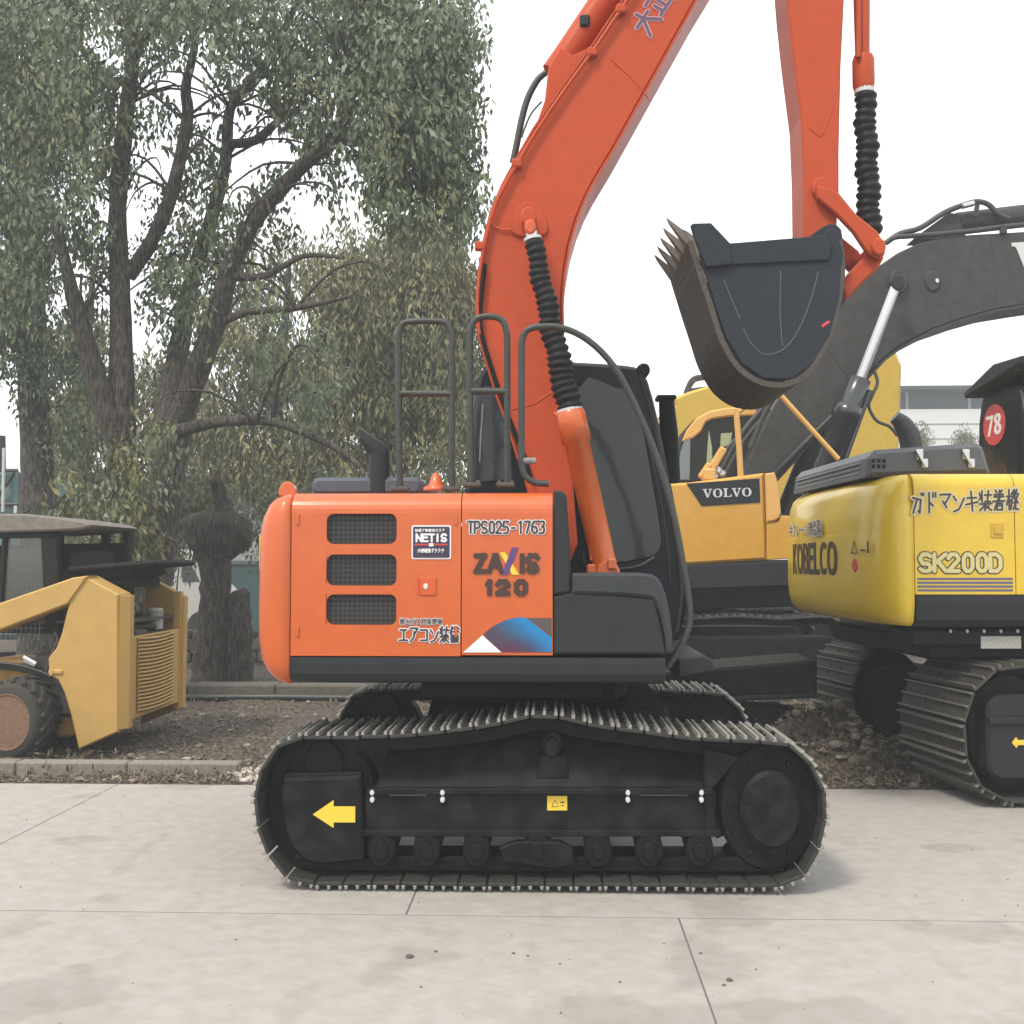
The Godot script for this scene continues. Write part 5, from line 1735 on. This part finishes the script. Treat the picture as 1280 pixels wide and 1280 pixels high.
# ---------------------------------------------------------------- background buildings and vehicles
func background():
	var X := thing("warehouse", "white warehouse with a dark upper band, far behind the excavator numbered 78", "building", Vector3(22, 0, -48))
	var st := S()
	var p := at(1040, 512, 0)
	var r := at(1420, 512, 0)
	var wtop := p.y
	var rtop := at(1150, 489, 0).y
	box(st, Vector3((p.x + r.x) / 2, wtop / 2, -4), Vector3(r.x - p.x, wtop, 8), 0.02)
	part("wall", st, M.white_wall, X)
	st = S()
	box(st, Vector3((p.x + r.x) / 2, (wtop + rtop) / 2 + 0.002, -4.3), Vector3(r.x - p.x - 0.3, rtop - wtop, 8), 0.02)
	part("upper_band", st, M.slate, X)
	st = S()
	box(st, Vector3((p.x + r.x) / 2, rtop + 0.1, -4), Vector3(r.x - p.x + 0.6, 0.2, 9), 0.03)
	part("roof", st, M.slate, X)
	for px in [1133, 1211, 1290]:
		st = S()
		var c := at(px, 500, -0.25)
		box(st, Vector3(c.x, (wtop + rtop) / 2, -0.2), Vector3(0.12, rtop - wtop, 0.1), 0.01)
		part("downpipe", st, M.slate_light, X)
	for k in 8:
		st = S()
		box(st, Vector3((p.x + r.x) / 2, wtop - 0.7 * (k + 1), 0.01), Vector3(r.x - p.x, 0.04, 0.04), 0.0)
		part("panel_joint", st, M.slate_light, X)
	# grey sheds behind the trees
	X = thing("grey_shed", "long pale grey shed with framed windows, behind the trees at left", "building", Vector3(-14, 0, -28))
	st = S()
	var a := at(30, 600, 0)
	var b := at(480, 600, 0)
	box(st, Vector3((a.x + b.x) / 2, a.y / 2, -3), Vector3(b.x - a.x, a.y, 6), 0.03)
	part("wall", st, M.shed_wall, X)
	st = S()
	box(st, Vector3((a.x + b.x) / 2, a.y + 0.1, -3), Vector3(b.x - a.x + 0.6, 0.2, 7), 0.03)
	part("roof", st, M.slate_light, X)
	for px in [75, 120, 165, 215, 245, 300]:
		st = S()
		var c := at(px, 640, 0)
		box(st, Vector3(c.x, c.y, 0.02), Vector3(0.7, 1.3, 0.08), 0.02)
		var w := part("window", st, M.slate_light, X)
		for k in 4:
			st = S()
			box(st, Vector3(c.x + (0.16 if k % 2 else -0.16), c.y + (0.3 if k < 2 else -0.3), 0.05), Vector3(0.27, 0.54, 0.04), 0.0)
			part("pane", st, M.pane_dark, w)
	# parked vehicles glimpsed behind
	X = thing("white_van", "pale grey van parked between the big tree and the carved stump", "van", Vector3(-8.0, 0, -16))
	st = S()
	prism(st, smooth2(ccw(poly(0.8, [120,830, 120,705, 140,688, 200,686, 236,694, 252,726, 268,740, 272,790, 270,830])), 2), 0.8, -0.8, 0.08)
	part("body", st, M.van_white, X)
	st = S()
	prism(st, poly(0.8, [226,698, 236,700, 250,727, 228,728]), 0.81, 0.78, 0.01)
	part("window", st, M.pane_dark, X)
	for px in [150, 250]:
		st = S()
		var c := at(px, 800, 0.8)
		disc(st, Vector3(c.x, 0.33, 0), 0.83, 0.6, 0.33, 20, 0.02)
		part("wheel", st, M.tyre, X)
	X = thing("teal_truck", "teal truck with a dark tubular frame at the far left edge, beside the slim trunk", "truck", Vector3(-9.6, 0, -12.5))
	st = S()
	prism(st, poly(0.5, [-120,800, -120,590, 20,590, 26,640, 32,660, 32,800]), 0.5, -1.5, 0.06)
	part("body", st, M.teal, X)
	st = S()
	sweep(st, line(0.6, [-120,588, 22,588, 25,600, 25,640]), 0.03, 6)
	sweep(st, line(0.6, [-120,632, 25,630]), 0.03, 6)
	sweep(st, line(0.6, [-10,632, 18,590]), 0.03, 6)
	sweep(st, line(0.55, [0,545, 1,590]), 0.09, 6)
	part("tube_frame", st, M.rail, X)
	st = S()
	sweep(st, line(0.62, [5,560, 4,640]), 0.03, 6)
	box(st, at(20, 637, 0.6), Vector3(0.06, 0.12, 0.05), 0.01)
	part("white_pole", st, M.van_white, X)
	X = thing("teal_container", "teal painted container glimpsed between the stump and the orange counterweight", "container", Vector3(-4.6, 0, -20))
	st = S()
	prism(st, poly(0.5, [282,706, 420,706, 420,800, 282,800]), 0.5, -2, 0.05)
	part("body", st, M.teal, X)
	st = S()
	prism(st, poly(0.5, [280,700, 422,700, 422,706, 280,706]), 0.55, -2.1, 0.02)
	part("top_rail", st, M.slate_light, X)
	X = thing("rubble_wall", "low pale rubble wall behind the carved stump", "wall", Vector3(-4.5, 0, -12.0))
	for j in 3:
		for i in 16:
			st = S()
			var c := Vector3(-2.6 + i * 0.34 + (0.15 if j % 2 else 0.0), 0.10 + j * 0.17, rng.randf_range(-0.03, 0.03))
			box(st, c, Vector3(0.32 * rng.randf_range(0.8, 1.0), 0.16, 0.25), 0.03, Basis(Vector3(0, 0, 1), rng.randf_range(-0.08, 0.08)))
			part("stone", st, [M.rubble, M.rubble_dark][rng.randi() % 2], X)

# ---------------------------------------------------------------- ground
func yard():
	var st := S()
	sheet(st, Vector3(-120, -0.14, 12), Vector3(120, -0.14, 12), Vector3(120, -0.14, -200), Vector3(-120, -0.14, -200))
	ground("ground", st, M.soil)
	var root := Node3D.new()
	put(root, "concrete_yard", self)
	root.set_meta("kind", "structure")
	st = S()
	box(st, Vector3(0, -0.043, 1.75), Vector3(17.9, 0.08, 8.4))
	part("joint_bed", st, M.joint, root)
	var slab := func(x0: float, x1: float, z0: float, z1: float):
		var s := S()
		box(s, Vector3((x0 + x1) / 2, -0.05, (z0 + z1) / 2), Vector3(x1 - x0 - 0.007, 0.1, z1 - z0 - 0.013), 0.002)
		part("concrete_slab", s, [M.concrete, M.concrete_b][rng.randi() % 2], root)
	var ax := [-9.0, -3.02, -0.64, 4.6, 9.0]
	for i in 4: slab.call(ax[i], ax[i + 1], -2.5, 0.33)
	var bx := [-9.0, -3.8, 0.545, 4.8, 9.0]
	for i in 4: slab.call(bx[i], bx[i + 1], 0.33, 6.0)
	# soil with ruts and a heap on the right
	var nz := FastNoiseLite.new()
	nz.seed = 11
	nz.frequency = 0.35
	nz.fractal_octaves = 5
	var nx := 170
	var nzz := 120
	st = S()
	st.set_smooth_group(1)
	var hgt := func(x: float, z: float) -> float:
		var d := clampf((-2.5 - z) / 0.5, 0.0, 1.0)
		var h := 0.02 + nz.get_noise_2d(x * 2.5, z * 2.5) * 0.05 + nz.get_noise_2d(x * 11, z * 11) * 0.025
		h = h * d - 0.005
		var hx := (x - 1.98) / 0.72
		var hz := (z + 3.55) / 0.75
		var e := exp(-(hx * hx + hz * hz) * 1.2)
		h += e * (0.34 + nz.get_noise_2d(x * 9, z * 9) * 0.22 + nz.get_noise_2d(x * 25, z * 25) * 0.10) * d
		return h
	var P := func(i: int, j: int) -> Vector3:
		var x := -9.0 + 18.0 * i / nx
		var t := float(j) / nzz
		var z := -2.47 - 12.0 * t * (0.55 + 0.45 * t)
		return Vector3(x, hgt.call(x, z), z)
	for j in nzz:
		for i in nx:
			var a = P.call(i, j)
			var b = P.call(i + 1, j)
			var c = P.call(i + 1, j + 1)
			var d = P.call(i, j + 1)
			for v in [a, c, b, a, d, c]: st.add_vertex(v)
	ground("soil", st, M.soil)
	st = S()
	sheet(st, Vector3(-60, -0.03, -14.3), Vector3(60, -0.03, -14.3), Vector3(60, -0.03, -120), Vector3(-60, -0.03, -120))
	ground("back_yard", st, M.soil)
	# loose stones, clods, leaf litter and dry grass
	var rock := S()
	var rings := []
	for lv in [[-0.4, 0.55], [-0.1, 0.95], [0.25, 0.85], [0.48, 0.4]]:
		var ring := []
		for i in 7: ring.append(Vector3(cos(TAU * i / 7) * lv[1] * rng.randf_range(0.4, 0.62), lv[0] + rng.randf_range(-0.08, 0.08), sin(TAU * i / 7) * lv[1] * rng.randf_range(0.4, 0.62)))
		rings.append(ring)
	loft(rock, rings, true)
	var rm := done(rock)
	var xf := []
	var cols := []
	var drop := func(x: float, z: float, s: float, c: Color, sink := 0.2):
		var b := Basis.from_euler(Vector3(rng.randf() * TAU, rng.randf() * TAU, rng.randf() * TAU))
		xf.append(Transform3D(b.scaled(Vector3(rng.randf_range(0.7, 1.4), rng.randf_range(0.45, 0.9), rng.randf_range(0.7, 1.3)) * s), Vector3(x, hgt.call(x, z) + s * sink, z)))
		var f := rng.randf_range(0.7, 1.25)
		cols.append(Color(c.r * f, c.g * f, c.b * f))
	for i in 1700:      # heap
		var x := 1.98 + rng.randfn() * 0.55
		var z := -3.35 + rng.randfn() * 0.42
		if z > -2.56: continue
		drop.call(x, z, pow(rng.randf(), 5.0) * 0.075 + 0.009, [Color(0.15, 0.118, 0.09), Color(0.20, 0.165, 0.13), Color(0.11, 0.085, 0.066)][rng.randi() % 3])
	for i in 2200:
		var x := rng.randf_range(-6, 3.5)
		var z := -2.55 - 6.0 * pow(rng.randf(), 1.5)
		drop.call(x, z, pow(rng.randf(), 5.0) * 0.07 + 0.008, [Color(0.20, 0.16, 0.125), Color(0.15, 0.12, 0.095), Color(0.28, 0.25, 0.21)][rng.randi() % 3])
	for i in 130:      # pale broken concrete by the track
		drop.call(-2.05 + rng.randfn() * 0.16, -2.72 + rng.randfn() * 0.12, 0.02 + 0.06 * pow(rng.randf(), 2), Color(0.40, 0.36, 0.32))
	for i in 260:      # grit swept onto the slabs
		var gx := rng.randf_range(-3.2, 3.6)
		var gz := rng.randf_range(-2.4, 2.4)
		var gs := 0.003 + 0.007 * pow(rng.randf(), 3.0)
		xf.append(Transform3D(Basis.from_euler(Vector3(rng.randf() * TAU, rng.randf() * TAU, 0)).scaled(Vector3.ONE * gs), Vector3(gx, gs * 0.3, gz)))
		cols.append(Color(0.22, 0.2, 0.175) * rng.randf_range(0.7, 1.2))
	swarm("loose_stones", rm, M.stone_tint, xf, self, cols)
	xf.clear()
	cols.clear()
	var blade := leaf_clump(7, 0.07, 0.016, 0.05, -0.9, 9)
	for i in 1500:
		var x := rng.randf_range(-6, -1.2) if i % 3 else rng.randf_range(1.1, 3.2)
		var z := -2.52 - 4.6 * pow(rng.randf(), 1.8)
		if i % 5 == 0: z = rng.randf_range(-2.53, -2.85)
		drop.call(x, z, rng.randf_range(0.5, 1.5), [Color(0.17, 0.135, 0.085), Color(0.12, 0.10, 0.065), Color(0.095, 0.10, 0.055), Color(0.22, 0.18, 0.12)][rng.randi() % 4], 0.012)
		xf[-1].basis = Basis(Vector3.UP, rng.randf() * TAU).scaled(Vector3(1, rng.randf_range(0.35, 0.9), 1) * rng.randf_range(0.5, 1.1))
	var g := swarm("dry_grass", blade, M.leaf_pale, xf, self, cols)
	g.set_meta("label", "dry grass and leaf litter on the bare soil")
	# kerbs
	var kx := -4.72
	for lab in ["grey kerb stone cut by the left edge of the picture, before the loader's wheel", "middle grey kerb stone, between the wheel and the end stone", "last grey kerb stone, its end beside the heap of broken concrete"]:
		var x1 := kx + 0.82
		var K := thing("kerb_stone", lab, "kerb stone", Vector3((kx + x1) / 2, 0, -2.86), 0, "kerb stones along the yard edge")
		st = S()
		box(st, Vector3(0, 0.03, 0), Vector3(x1 - kx - 0.008, 0.13, 0.13), 0.012, Basis(Vector3(0, 0, 1), rng.randf_range(-0.008, 0.008)))
		part("stone", st, M.kerb, K)
		kx = x1
	var W := thing("planter_kerb", "long low weathered kerb wall in front of the carved stump", "kerb", Vector3(-1, 0, -7.4))
	for i in 9:
		st = S()
		box(st, Vector3(-5.6 + i * 1.0, 0.06, 0), Vector3(0.99, 0.24, 0.35), 0.02, Basis(Vector3(0, 0, 1), rng.randf_range(-0.006, 0.006)))
		part("stone", st, M.kerb_dark, W)
	st = S()
	sweep(st, [Vector3(-6, 0.02, 0.24), Vector3(-2, 0.05, 0.24), Vector3(1, 0.03, 0.24), Vector3(3, 0.04, 0.24)], 0.04, 8)
	part("pipe", st, M.rail, W)
	# clods dropped on the concrete
	for c in [[512, 1197, 0.045, "largest clod of dirt, on the concrete in front of the track, left of middle"], [545, 1190, 0.02, "small clod just right of the largest clod of dirt"], [642, 1192, 0.02, "larger one of two small clods close together below the middle of the track"], [660, 1195, 0.016, "smaller one of two small clods close together below the middle of the track"], [700, 1205, 0.014, "lone tiny clod halfway between the clod pair and the slab joint"],
			[876, 1192, 0.018, "clod of dirt just right of the slab joint, nearest the horizontal joint"], [912, 1226, 0.035, "second largest clod, flat and brown, on the slab right of the joint"], [905, 1232, 0.02, "small clod touching the second largest clod's near side"], [945, 1212, 0.014, "rightmost tiny clod on the front slab"], [775, 1228, 0.016, "small clod left of the slab joint, near the picture's lower edge"],
			[830, 1180, 0.012, "tiny clod just left of the slab joint, close to the horizontal joint"], [295, 1175, 0.014, "leftmost clod of dirt, alone on the left part of the front slab"], [640, 1170, 0.01, "tiniest clod, nearest the track's bottom edge"], [1116, 989, 0.018, "dark clod on the concrete beside the yellow excavator's rear track"], [320, 1000, 0.02, "clod of dirt left of the orange machine's idler end, near the soil edge"]]:
		T = Transform3D.IDENTITY
		var q := aty(c[0], c[1], 0.0)
		var K := thing("dirt_clod", c[3], "clod", q, rng.randf() * 6.0, "clods of dirt on the concrete")
		var o := add("lump", rm, M.clod)
		o.transform = Transform3D(Basis.from_scale(Vector3(1, 0.45, 1) * c[2] * 0.75), Vector3(0, c[2] * 0.12, 0))

# ---------------------------------------------------------------- materials
func materials():
	var dust := tex("dust", 1, 0.02, Color(0.955, 0.95, 0.945), Color(1, 1, 1), 1.2)
	var grime := tex("grime", 2, 0.03, Color(0.86, 0.84, 0.82), Color(1, 1, 1), 1.2)
	var worn := tex("worn", 3, 0.04, Color(0.80, 0.79, 0.78), Color(1, 1, 1), 1.6)
	var mud := tex("mud", 21, 0.016, Color(0.58, 0.60, 0.63), Color(1, 1, 1), 2.2)
	var conc := tex("conc", 4, 0.022, Color(0.95, 0.945, 0.94), Color(1, 1, 1), 1.4, 1024, 8)
	var conc2 := tex("conc2", 14, 0.026, Color(0.95, 0.945, 0.935), Color(1, 1, 1), 1.4, 1024, 8)
	var soil := tex("soil", 5, 0.03, Color(0.45, 0.42, 0.40), Color(1, 1, 1), 2.2, 1024, 7)
	var bark := tex("bark", 6, 0.05, Color(0.40, 0.38, 0.36), Color(1, 1, 1), 2.0, 512, 5, false, 0.18)
	var fine := bump("fine", 7, 0.05, 3.0)
	var coarse := bump("coarse", 8, 0.03, 6.0)
	var ripple := bump("ripple", 9, 0.006, 5.0)
	mat("orange", lin(0.53, 0.096, 0.010), 0.42, 0, dust, 0.6, ripple, 0.10)
	mat("orange_boom", lin(0.45, 0.070, 0.024), 0.42, 0, dust, 0.6, ripple, 0.12)
	mat("orange_dark", lin(0.52, 0.08, 0.016), 0.5)
	mat("yellow", lin(0.64, 0.43, 0.020), 0.38, 0, dust, 0.6, ripple, 0.12)
	mat("yellow_dark", lin(0.50, 0.31, 0.03), 0.5)
	mat("yellow_deep", lin(0.60, 0.40, 0.05), 0.5, 0, dust, 0.5)
	mat("amber", lin(0.58, 0.30, 0.032), 0.45, 0, dust, 0.5)
	mat("amber_light", lin(0.66, 0.36, 0.08), 0.45, 0, dust, 0.5)
	mat("mustard", lin(0.47, 0.295, 0.085), 0.6, 0, dust, 0.5, ripple, 0.12)
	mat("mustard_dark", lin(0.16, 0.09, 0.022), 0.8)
	mat("mustard_dull", lin(0.36, 0.20, 0.05), 0.7, 0, grime, 0.6)
	mat("black", lin(0.008, 0.008, 0.009), 0.55, 0, worn, 1.0)
	mat("black_dull", lin(0.022, 0.021, 0.02), 0.8, 0, worn, 1.0)
	mat("black_gloss", lin(0.012, 0.013, 0.015), 0.3)
	mat("frame", lin(0.014, 0.0135, 0.013), 0.6, 0, mud, 0.7, ripple, 0.15)
	mat("motor", lin(0.013, 0.013, 0.016), 0.55, 0, mud, 0.9)
	mat("grey", lin(0.027, 0.029, 0.033), 0.5, 0, dust, 0.7, fine, 0.10)
	mat("grey_light", lin(0.042, 0.046, 0.052), 0.45, 0, dust, 0.7, fine, 0.10)
	mat("grey_mid", lin(0.085, 0.088, 0.098), 0.5, 0, dust, 0.7)
	mat("grey_dark", lin(0.022, 0.024, 0.028), 0.55, 0, dust, 0.7)
	mat("hood", lin(0.060, 0.070, 0.098), 0.5, 0, dust, 0.7)
	mat("rail", lin(0.040, 0.043, 0.038), 0.45, 0, worn, 1.5)
	mat("hose", lin(0.045, 0.044, 0.045), 0.5, 0, worn, 1.5)
	mat("rubber", lin(0.012, 0.012, 0.013), 0.5)
	mat("cab", lin(0.007, 0.008, 0.012), 0.30, 0, dust, 0.6, ripple, 0.2)
	mat("cab_glass", lin(0.005, 0.007, 0.011), 0.10, 0, null, 1.0, ripple, 0.10)
	mat("shoe", lin(0.055, 0.055, 0.052), 0.6, 0.3, grime, 1.3, fine, 0.5)
	mat("grouser", lin(0.34, 0.335, 0.31), 0.5, 0.4, grime, 2.0)
	mat("shoe_dry", lin(0.045, 0.042, 0.036), 0.75, 0.1, grime, 1.3, fine, 0.6)
	mat("grouser_dry", lin(0.15, 0.145, 0.13), 0.6, 0.3, grime, 2.0)
	mat("worn", lin(0.24, 0.24, 0.235), 0.6, 0, worn, 2.0)
	mat("bead", lin(0.13, 0.13, 0.135), 0.6)
	mat("worn_dark", lin(0.09, 0.088, 0.08), 0.6, 0.2, worn, 2.0)
	mat("bolt", lin(0.55, 0.55, 0.55), 0.5)
	mat("chrome", lin(0.55, 0.55, 0.55), 0.25, 0.9)
	mat("void", lin(0.006, 0.006, 0.006), 0.9)
	mat("bucket_shell", lin(0.080, 0.068, 0.060), 0.75, 0.1, grime, 0.9, fine, 0.5)
	mat("bucket_side", lin(0.026, 0.030, 0.040), 0.6, 0, dust, 0.6, fine, 0.10)
	mat("lip", lin(0.20, 0.175, 0.155), 0.75, 0.1, grime, 1.4, coarse, 0.6)
	mat("boom_grey", lin(0.058, 0.056, 0.055), 0.5, 0, grime, 0.35, ripple, 0.15)
	mat("concrete", lin(0.345, 0.322, 0.300), 0.9, 0, conc, 0.28, fine, 0.25, true)
	mat("concrete_b", lin(0.352, 0.329, 0.308), 0.9, 0, conc2, 0.23, fine, 0.25, true)
	mat("joint", lin(0.12, 0.112, 0.10), 1.0)
	mat("soil", lin(0.145, 0.112, 0.088), 1.0, 0, soil, 0.6, coarse, 0.8, true)
	mat("kerb", lin(0.24, 0.225, 0.195), 0.95, 0, grime, 1.0, fine, 0.4)
	mat("kerb_dark", lin(0.13, 0.118, 0.10), 0.95, 0, grime, 0.8, coarse, 0.3)
	mat("clod", lin(0.20, 0.18, 0.15), 1.0, 0, soil, 3.0)
	mat("rubble", lin(0.34, 0.31, 0.27), 0.95, 0, soil, 1.5)
	mat("rubble_dark", lin(0.22, 0.20, 0.17), 0.95, 0, soil, 1.5)
	mat("bark", lin(0.125, 0.108, 0.092), 0.95, 0, bark, 1.2, coarse, 1.0)
	mat("bark_grey", lin(0.11, 0.10, 0.09), 0.95, 0, bark, 1.2, coarse, 1.0)
	mat("stump", lin(0.085, 0.070, 0.058), 0.95, 0, bark, 0.9, coarse, 1.2)
	mat("tyre", lin(0.050, 0.047, 0.043), 0.9, 0, grime, 1.5, fine, 0.5)
	mat("rim", lin(0.21, 0.125, 0.08), 0.8, 0, grime, 1.5)
	mat("engine", lin(0.05, 0.045, 0.042), 0.75, 0, grime, 2.0)
	mat("roof_grey", lin(0.20, 0.185, 0.165), 0.85, 0, grime, 0.8)
	mat("white_wall", lin(0.62, 0.63, 0.62), 0.7)
	mat("slate", lin(0.03, 0.031, 0.038), 0.7)
	mat("slate_light", lin(0.30, 0.31, 0.32), 0.7)
	mat("shed_wall", lin(0.30, 0.32, 0.32), 0.85, 0, grime, 0.2)
	mat("van_white", lin(0.55, 0.54, 0.52), 0.5)
	mat("teal", lin(0.12, 0.22, 0.23), 0.55)
	mat("plate_worn", lin(0.42, 0.42, 0.39), 0.7, 0, worn, 4.0)
	mat("pane_dark", lin(0.05, 0.055, 0.06), 0.15)
	mat("pale_green", lin(0.30, 0.34, 0.20), 0.6)
	var pane := mat("pane", Color(0.62, 0.70, 0.72, 0.35), 0.05)
	pane.transparency = BaseMaterial3D.TRANSPARENCY_ALPHA
	var dp := mat("pane_dusty", Color(0.36, 0.37, 0.35, 0.5), 0.05)
	dp.transparency = BaseMaterial3D.TRANSPARENCY_ALPHA
	for k in [["ink", 0.035, 0.03, 0.04], ["white_print", 0.72, 0.70, 0.70], ["navy_print", 0.035, 0.025, 0.055], ["red_print", 0.50, 0.045, 0.05], ["yellow_print", 0.72, 0.50, 0.04], ["purple_print", 0.085, 0.04, 0.17],
		["brown_print", 0.045, 0.020, 0.012], ["dark_print", 0.075, 0.06, 0.06], ["tan_print", 0.55, 0.47, 0.25], ["cream_print", 0.52, 0.46, 0.20], ["line_print", 0.085, 0.09, 0.18], ["silver_print", 0.55, 0.57, 0.57], ["purple_ink", 0.10, 0.05, 0.09], ["pink_rim", 0.60, 0.35, 0.40]]:
		mat(k[0], lin(k[1], k[2], k[3]), 0.45)
	# the blue stripe's print fades from blue through violet to dark red
	var im := Image.create_empty(128, 128, false, Image.FORMAT_RGB8)
	for y in 128:
		for x in 128:
			var u := x / 127.0
			var v := y / 127.0
			var c := Color(0.27, 0.22, 0.30).lerp(Color(0.06, 0.46, 0.68), clampf((u - v * 0.6) * 1.6 + 0.15, 0, 1))
			c = c.lerp(Color(0.34, 0.10, 0.20), clampf((v - 0.55) * 1.4, 0, 0.6) * clampf(1.4 - absf(u - 0.45) * 3.0, 0, 1))
			im.set_pixel(x, y, c)
	var bp := mat("blue_print", Color.WHITE, 0.4, 0, ImageTexture.create_from_image(im), 1.0)
	var z := HZ
	T = Transform3D(Basis.IDENTITY, Vector3(0, 0, -1.245))
	var s0 := at(604, 771, z)
	var s1 := at(690, 816, z)
	bp.uv1_scale = Vector3(1.0 / (s1.x - s0.x), 1.0 / (s0.y - s1.y), 1)
	bp.uv1_offset = Vector3(-s0.x / (s1.x - s0.x), -s0.y / (s0.y - s1.y), 0)
	# perforated plate
	im = Image.create_empty(64, 64, false, Image.FORMAT_RGB8)
	for y in 64:
		for x in 64:
			var d := minf(Vector2(fposmod(x + 16, 32) - 16, fposmod(y + 32, 64) - 32).length(), Vector2(fposmod(x, 32) - 16, fposmod(y, 64) - 32).length())
			d = Vector2(fposmod(x, 32) - 16, fposmod(y * 1.0, 32) - 16).length()
			im.set_pixel(x, y, Color(0.02, 0.02, 0.02) if d < 11.5 else Color(0.17, 0.165, 0.165))
	im.generate_mipmaps()
	mat("mesh_plate", Color.WHITE, 0.6, 0, ImageTexture.create_from_image(im), 22.0)
	var stain := Image.create_empty(512, 512, false, Image.FORMAT_RGBA8)
	var sn := FastNoiseLite.new()
	sn.seed = 31
	sn.frequency = 0.006
	sn.fractal_octaves = 6
	var si := sn.get_seamless_image(512, 512)
	for y in 512:
		for x in 512:
			var v := si.get_pixel(x, y).r
			var u := si.get_pixel((x * 3 + 90) % 512, y).r
			var dark := clampf((v - 0.66) * 1.4, 0, 0.11) + clampf((u - 0.74) * 1.2, 0, 0.05)
			stain.set_pixel(x, y, Color(1, 1, 1).lerp(Color(0.42, 0.38, 0.33), dark))
	var stx := ImageTexture.create_from_image(stain)
	for k in ["concrete", "concrete_b"]:
		M[k].detail_enabled = true
		M[k].detail_blend_mode = BaseMaterial3D.BLEND_MODE_MUL
		M[k].detail_albedo = stx
		M[k].detail_uv_layer = BaseMaterial3D.DETAIL_UV_2
		M[k].uv2_triplanar = true
		M[k].uv2_world_triplanar = true
		M[k].uv2_scale = Vector3.ONE * 0.21
	for k in ["orange", "yellow", "amber", "amber_light", "black_gloss"]:
		M[k].clearcoat_enabled = true
		M[k].clearcoat = 0.45
		M[k].clearcoat_roughness = 0.12
	for k in ["frame", "motor", "black", "rubber", "grey_dark", "black_dull", "cab", "shoe", "boom_grey", "bucket_side", "grey", "grey_light", "orange_boom"]:
		M[k].metallic_specular = 0.28
	for k in ["leaf", "leaf_pale", "stone_tint"]:
		var m := mat(k, Color.WHITE, 0.65 if k != "stone_tint" else 1.0)
		m.vertex_color_use_as_albedo = true
		m.cull_mode = BaseMaterial3D.CULL_DISABLED
		if k != "stone_tint":
			m.backlight = Color(0.8, 0.95, 0.5)

func _ready():
	rng.seed = 20240611
	# camera
	cam_basis = Basis(Vector3.UP, deg_to_rad(2.05)) * Basis(Vector3(1, 0, 0), deg_to_rad(2.66))
	var cam := Camera3D.new()
	cam.name = "camera"
	cam.transform = Transform3D(cam_basis, cam_pos)
	cam.fov = rad_to_deg(2.0 * atan(640.0 / F))
	cam.near = 0.05
	cam.far = 400.0
	add_child(cam)
	cam.current = true
	# sky, hazy sun, exposure
	var sm := ProceduralSkyMaterial.new()
	sm.sky_top_color = Color(0.95, 0.97, 0.985)
	sm.sky_horizon_color = Color(1.0, 1.0, 0.99)
	sm.sky_curve = 0.15
	sm.ground_bottom_color = Color(0.42, 0.40, 0.37)
	sm.ground_horizon_color = Color(0.75, 0.75, 0.74)
	sm.sky_energy_multiplier = 1.0
	var sky := Sky.new()
	sky.sky_material = sm
	var env := Environment.new()
	env.background_mode = Environment.BG_SKY
	env.sky = sky
	env.tonemap_mode = Environment.TONE_MAPPER_LINEAR
	env.tonemap_exposure = 1.8
	env.fog_enabled = true
	env.fog_density = 0.0044
	env.fog_light_color = Color(0.95, 0.97, 0.98)
	env.sdfgi_enabled = true
	env.ssao_enabled = true
	env.ssil_enabled = true
	var we := WorldEnvironment.new()
	we.name = "world_environment"
	we.environment = env
	add_child(we)
	var sun := DirectionalLight3D.new()
	sun.name = "sun"
	sun.light_energy = 0.55
	sun.light_color = Color(1.0, 0.96, 0.90)
	sun.light_angular_distance = 11.0
	sun.shadow_enabled = true
	sun.rotation = Vector3(deg_to_rad(-55), deg_to_rad(-35), 0)
	add_child(sun)
	materials()
	yard()
	background()
	excavator()
	yellow_digger()
	dark_boom_digger()
	hidden_digger()
	steel_beam()
	skid_steer()
	stump()
	trees()
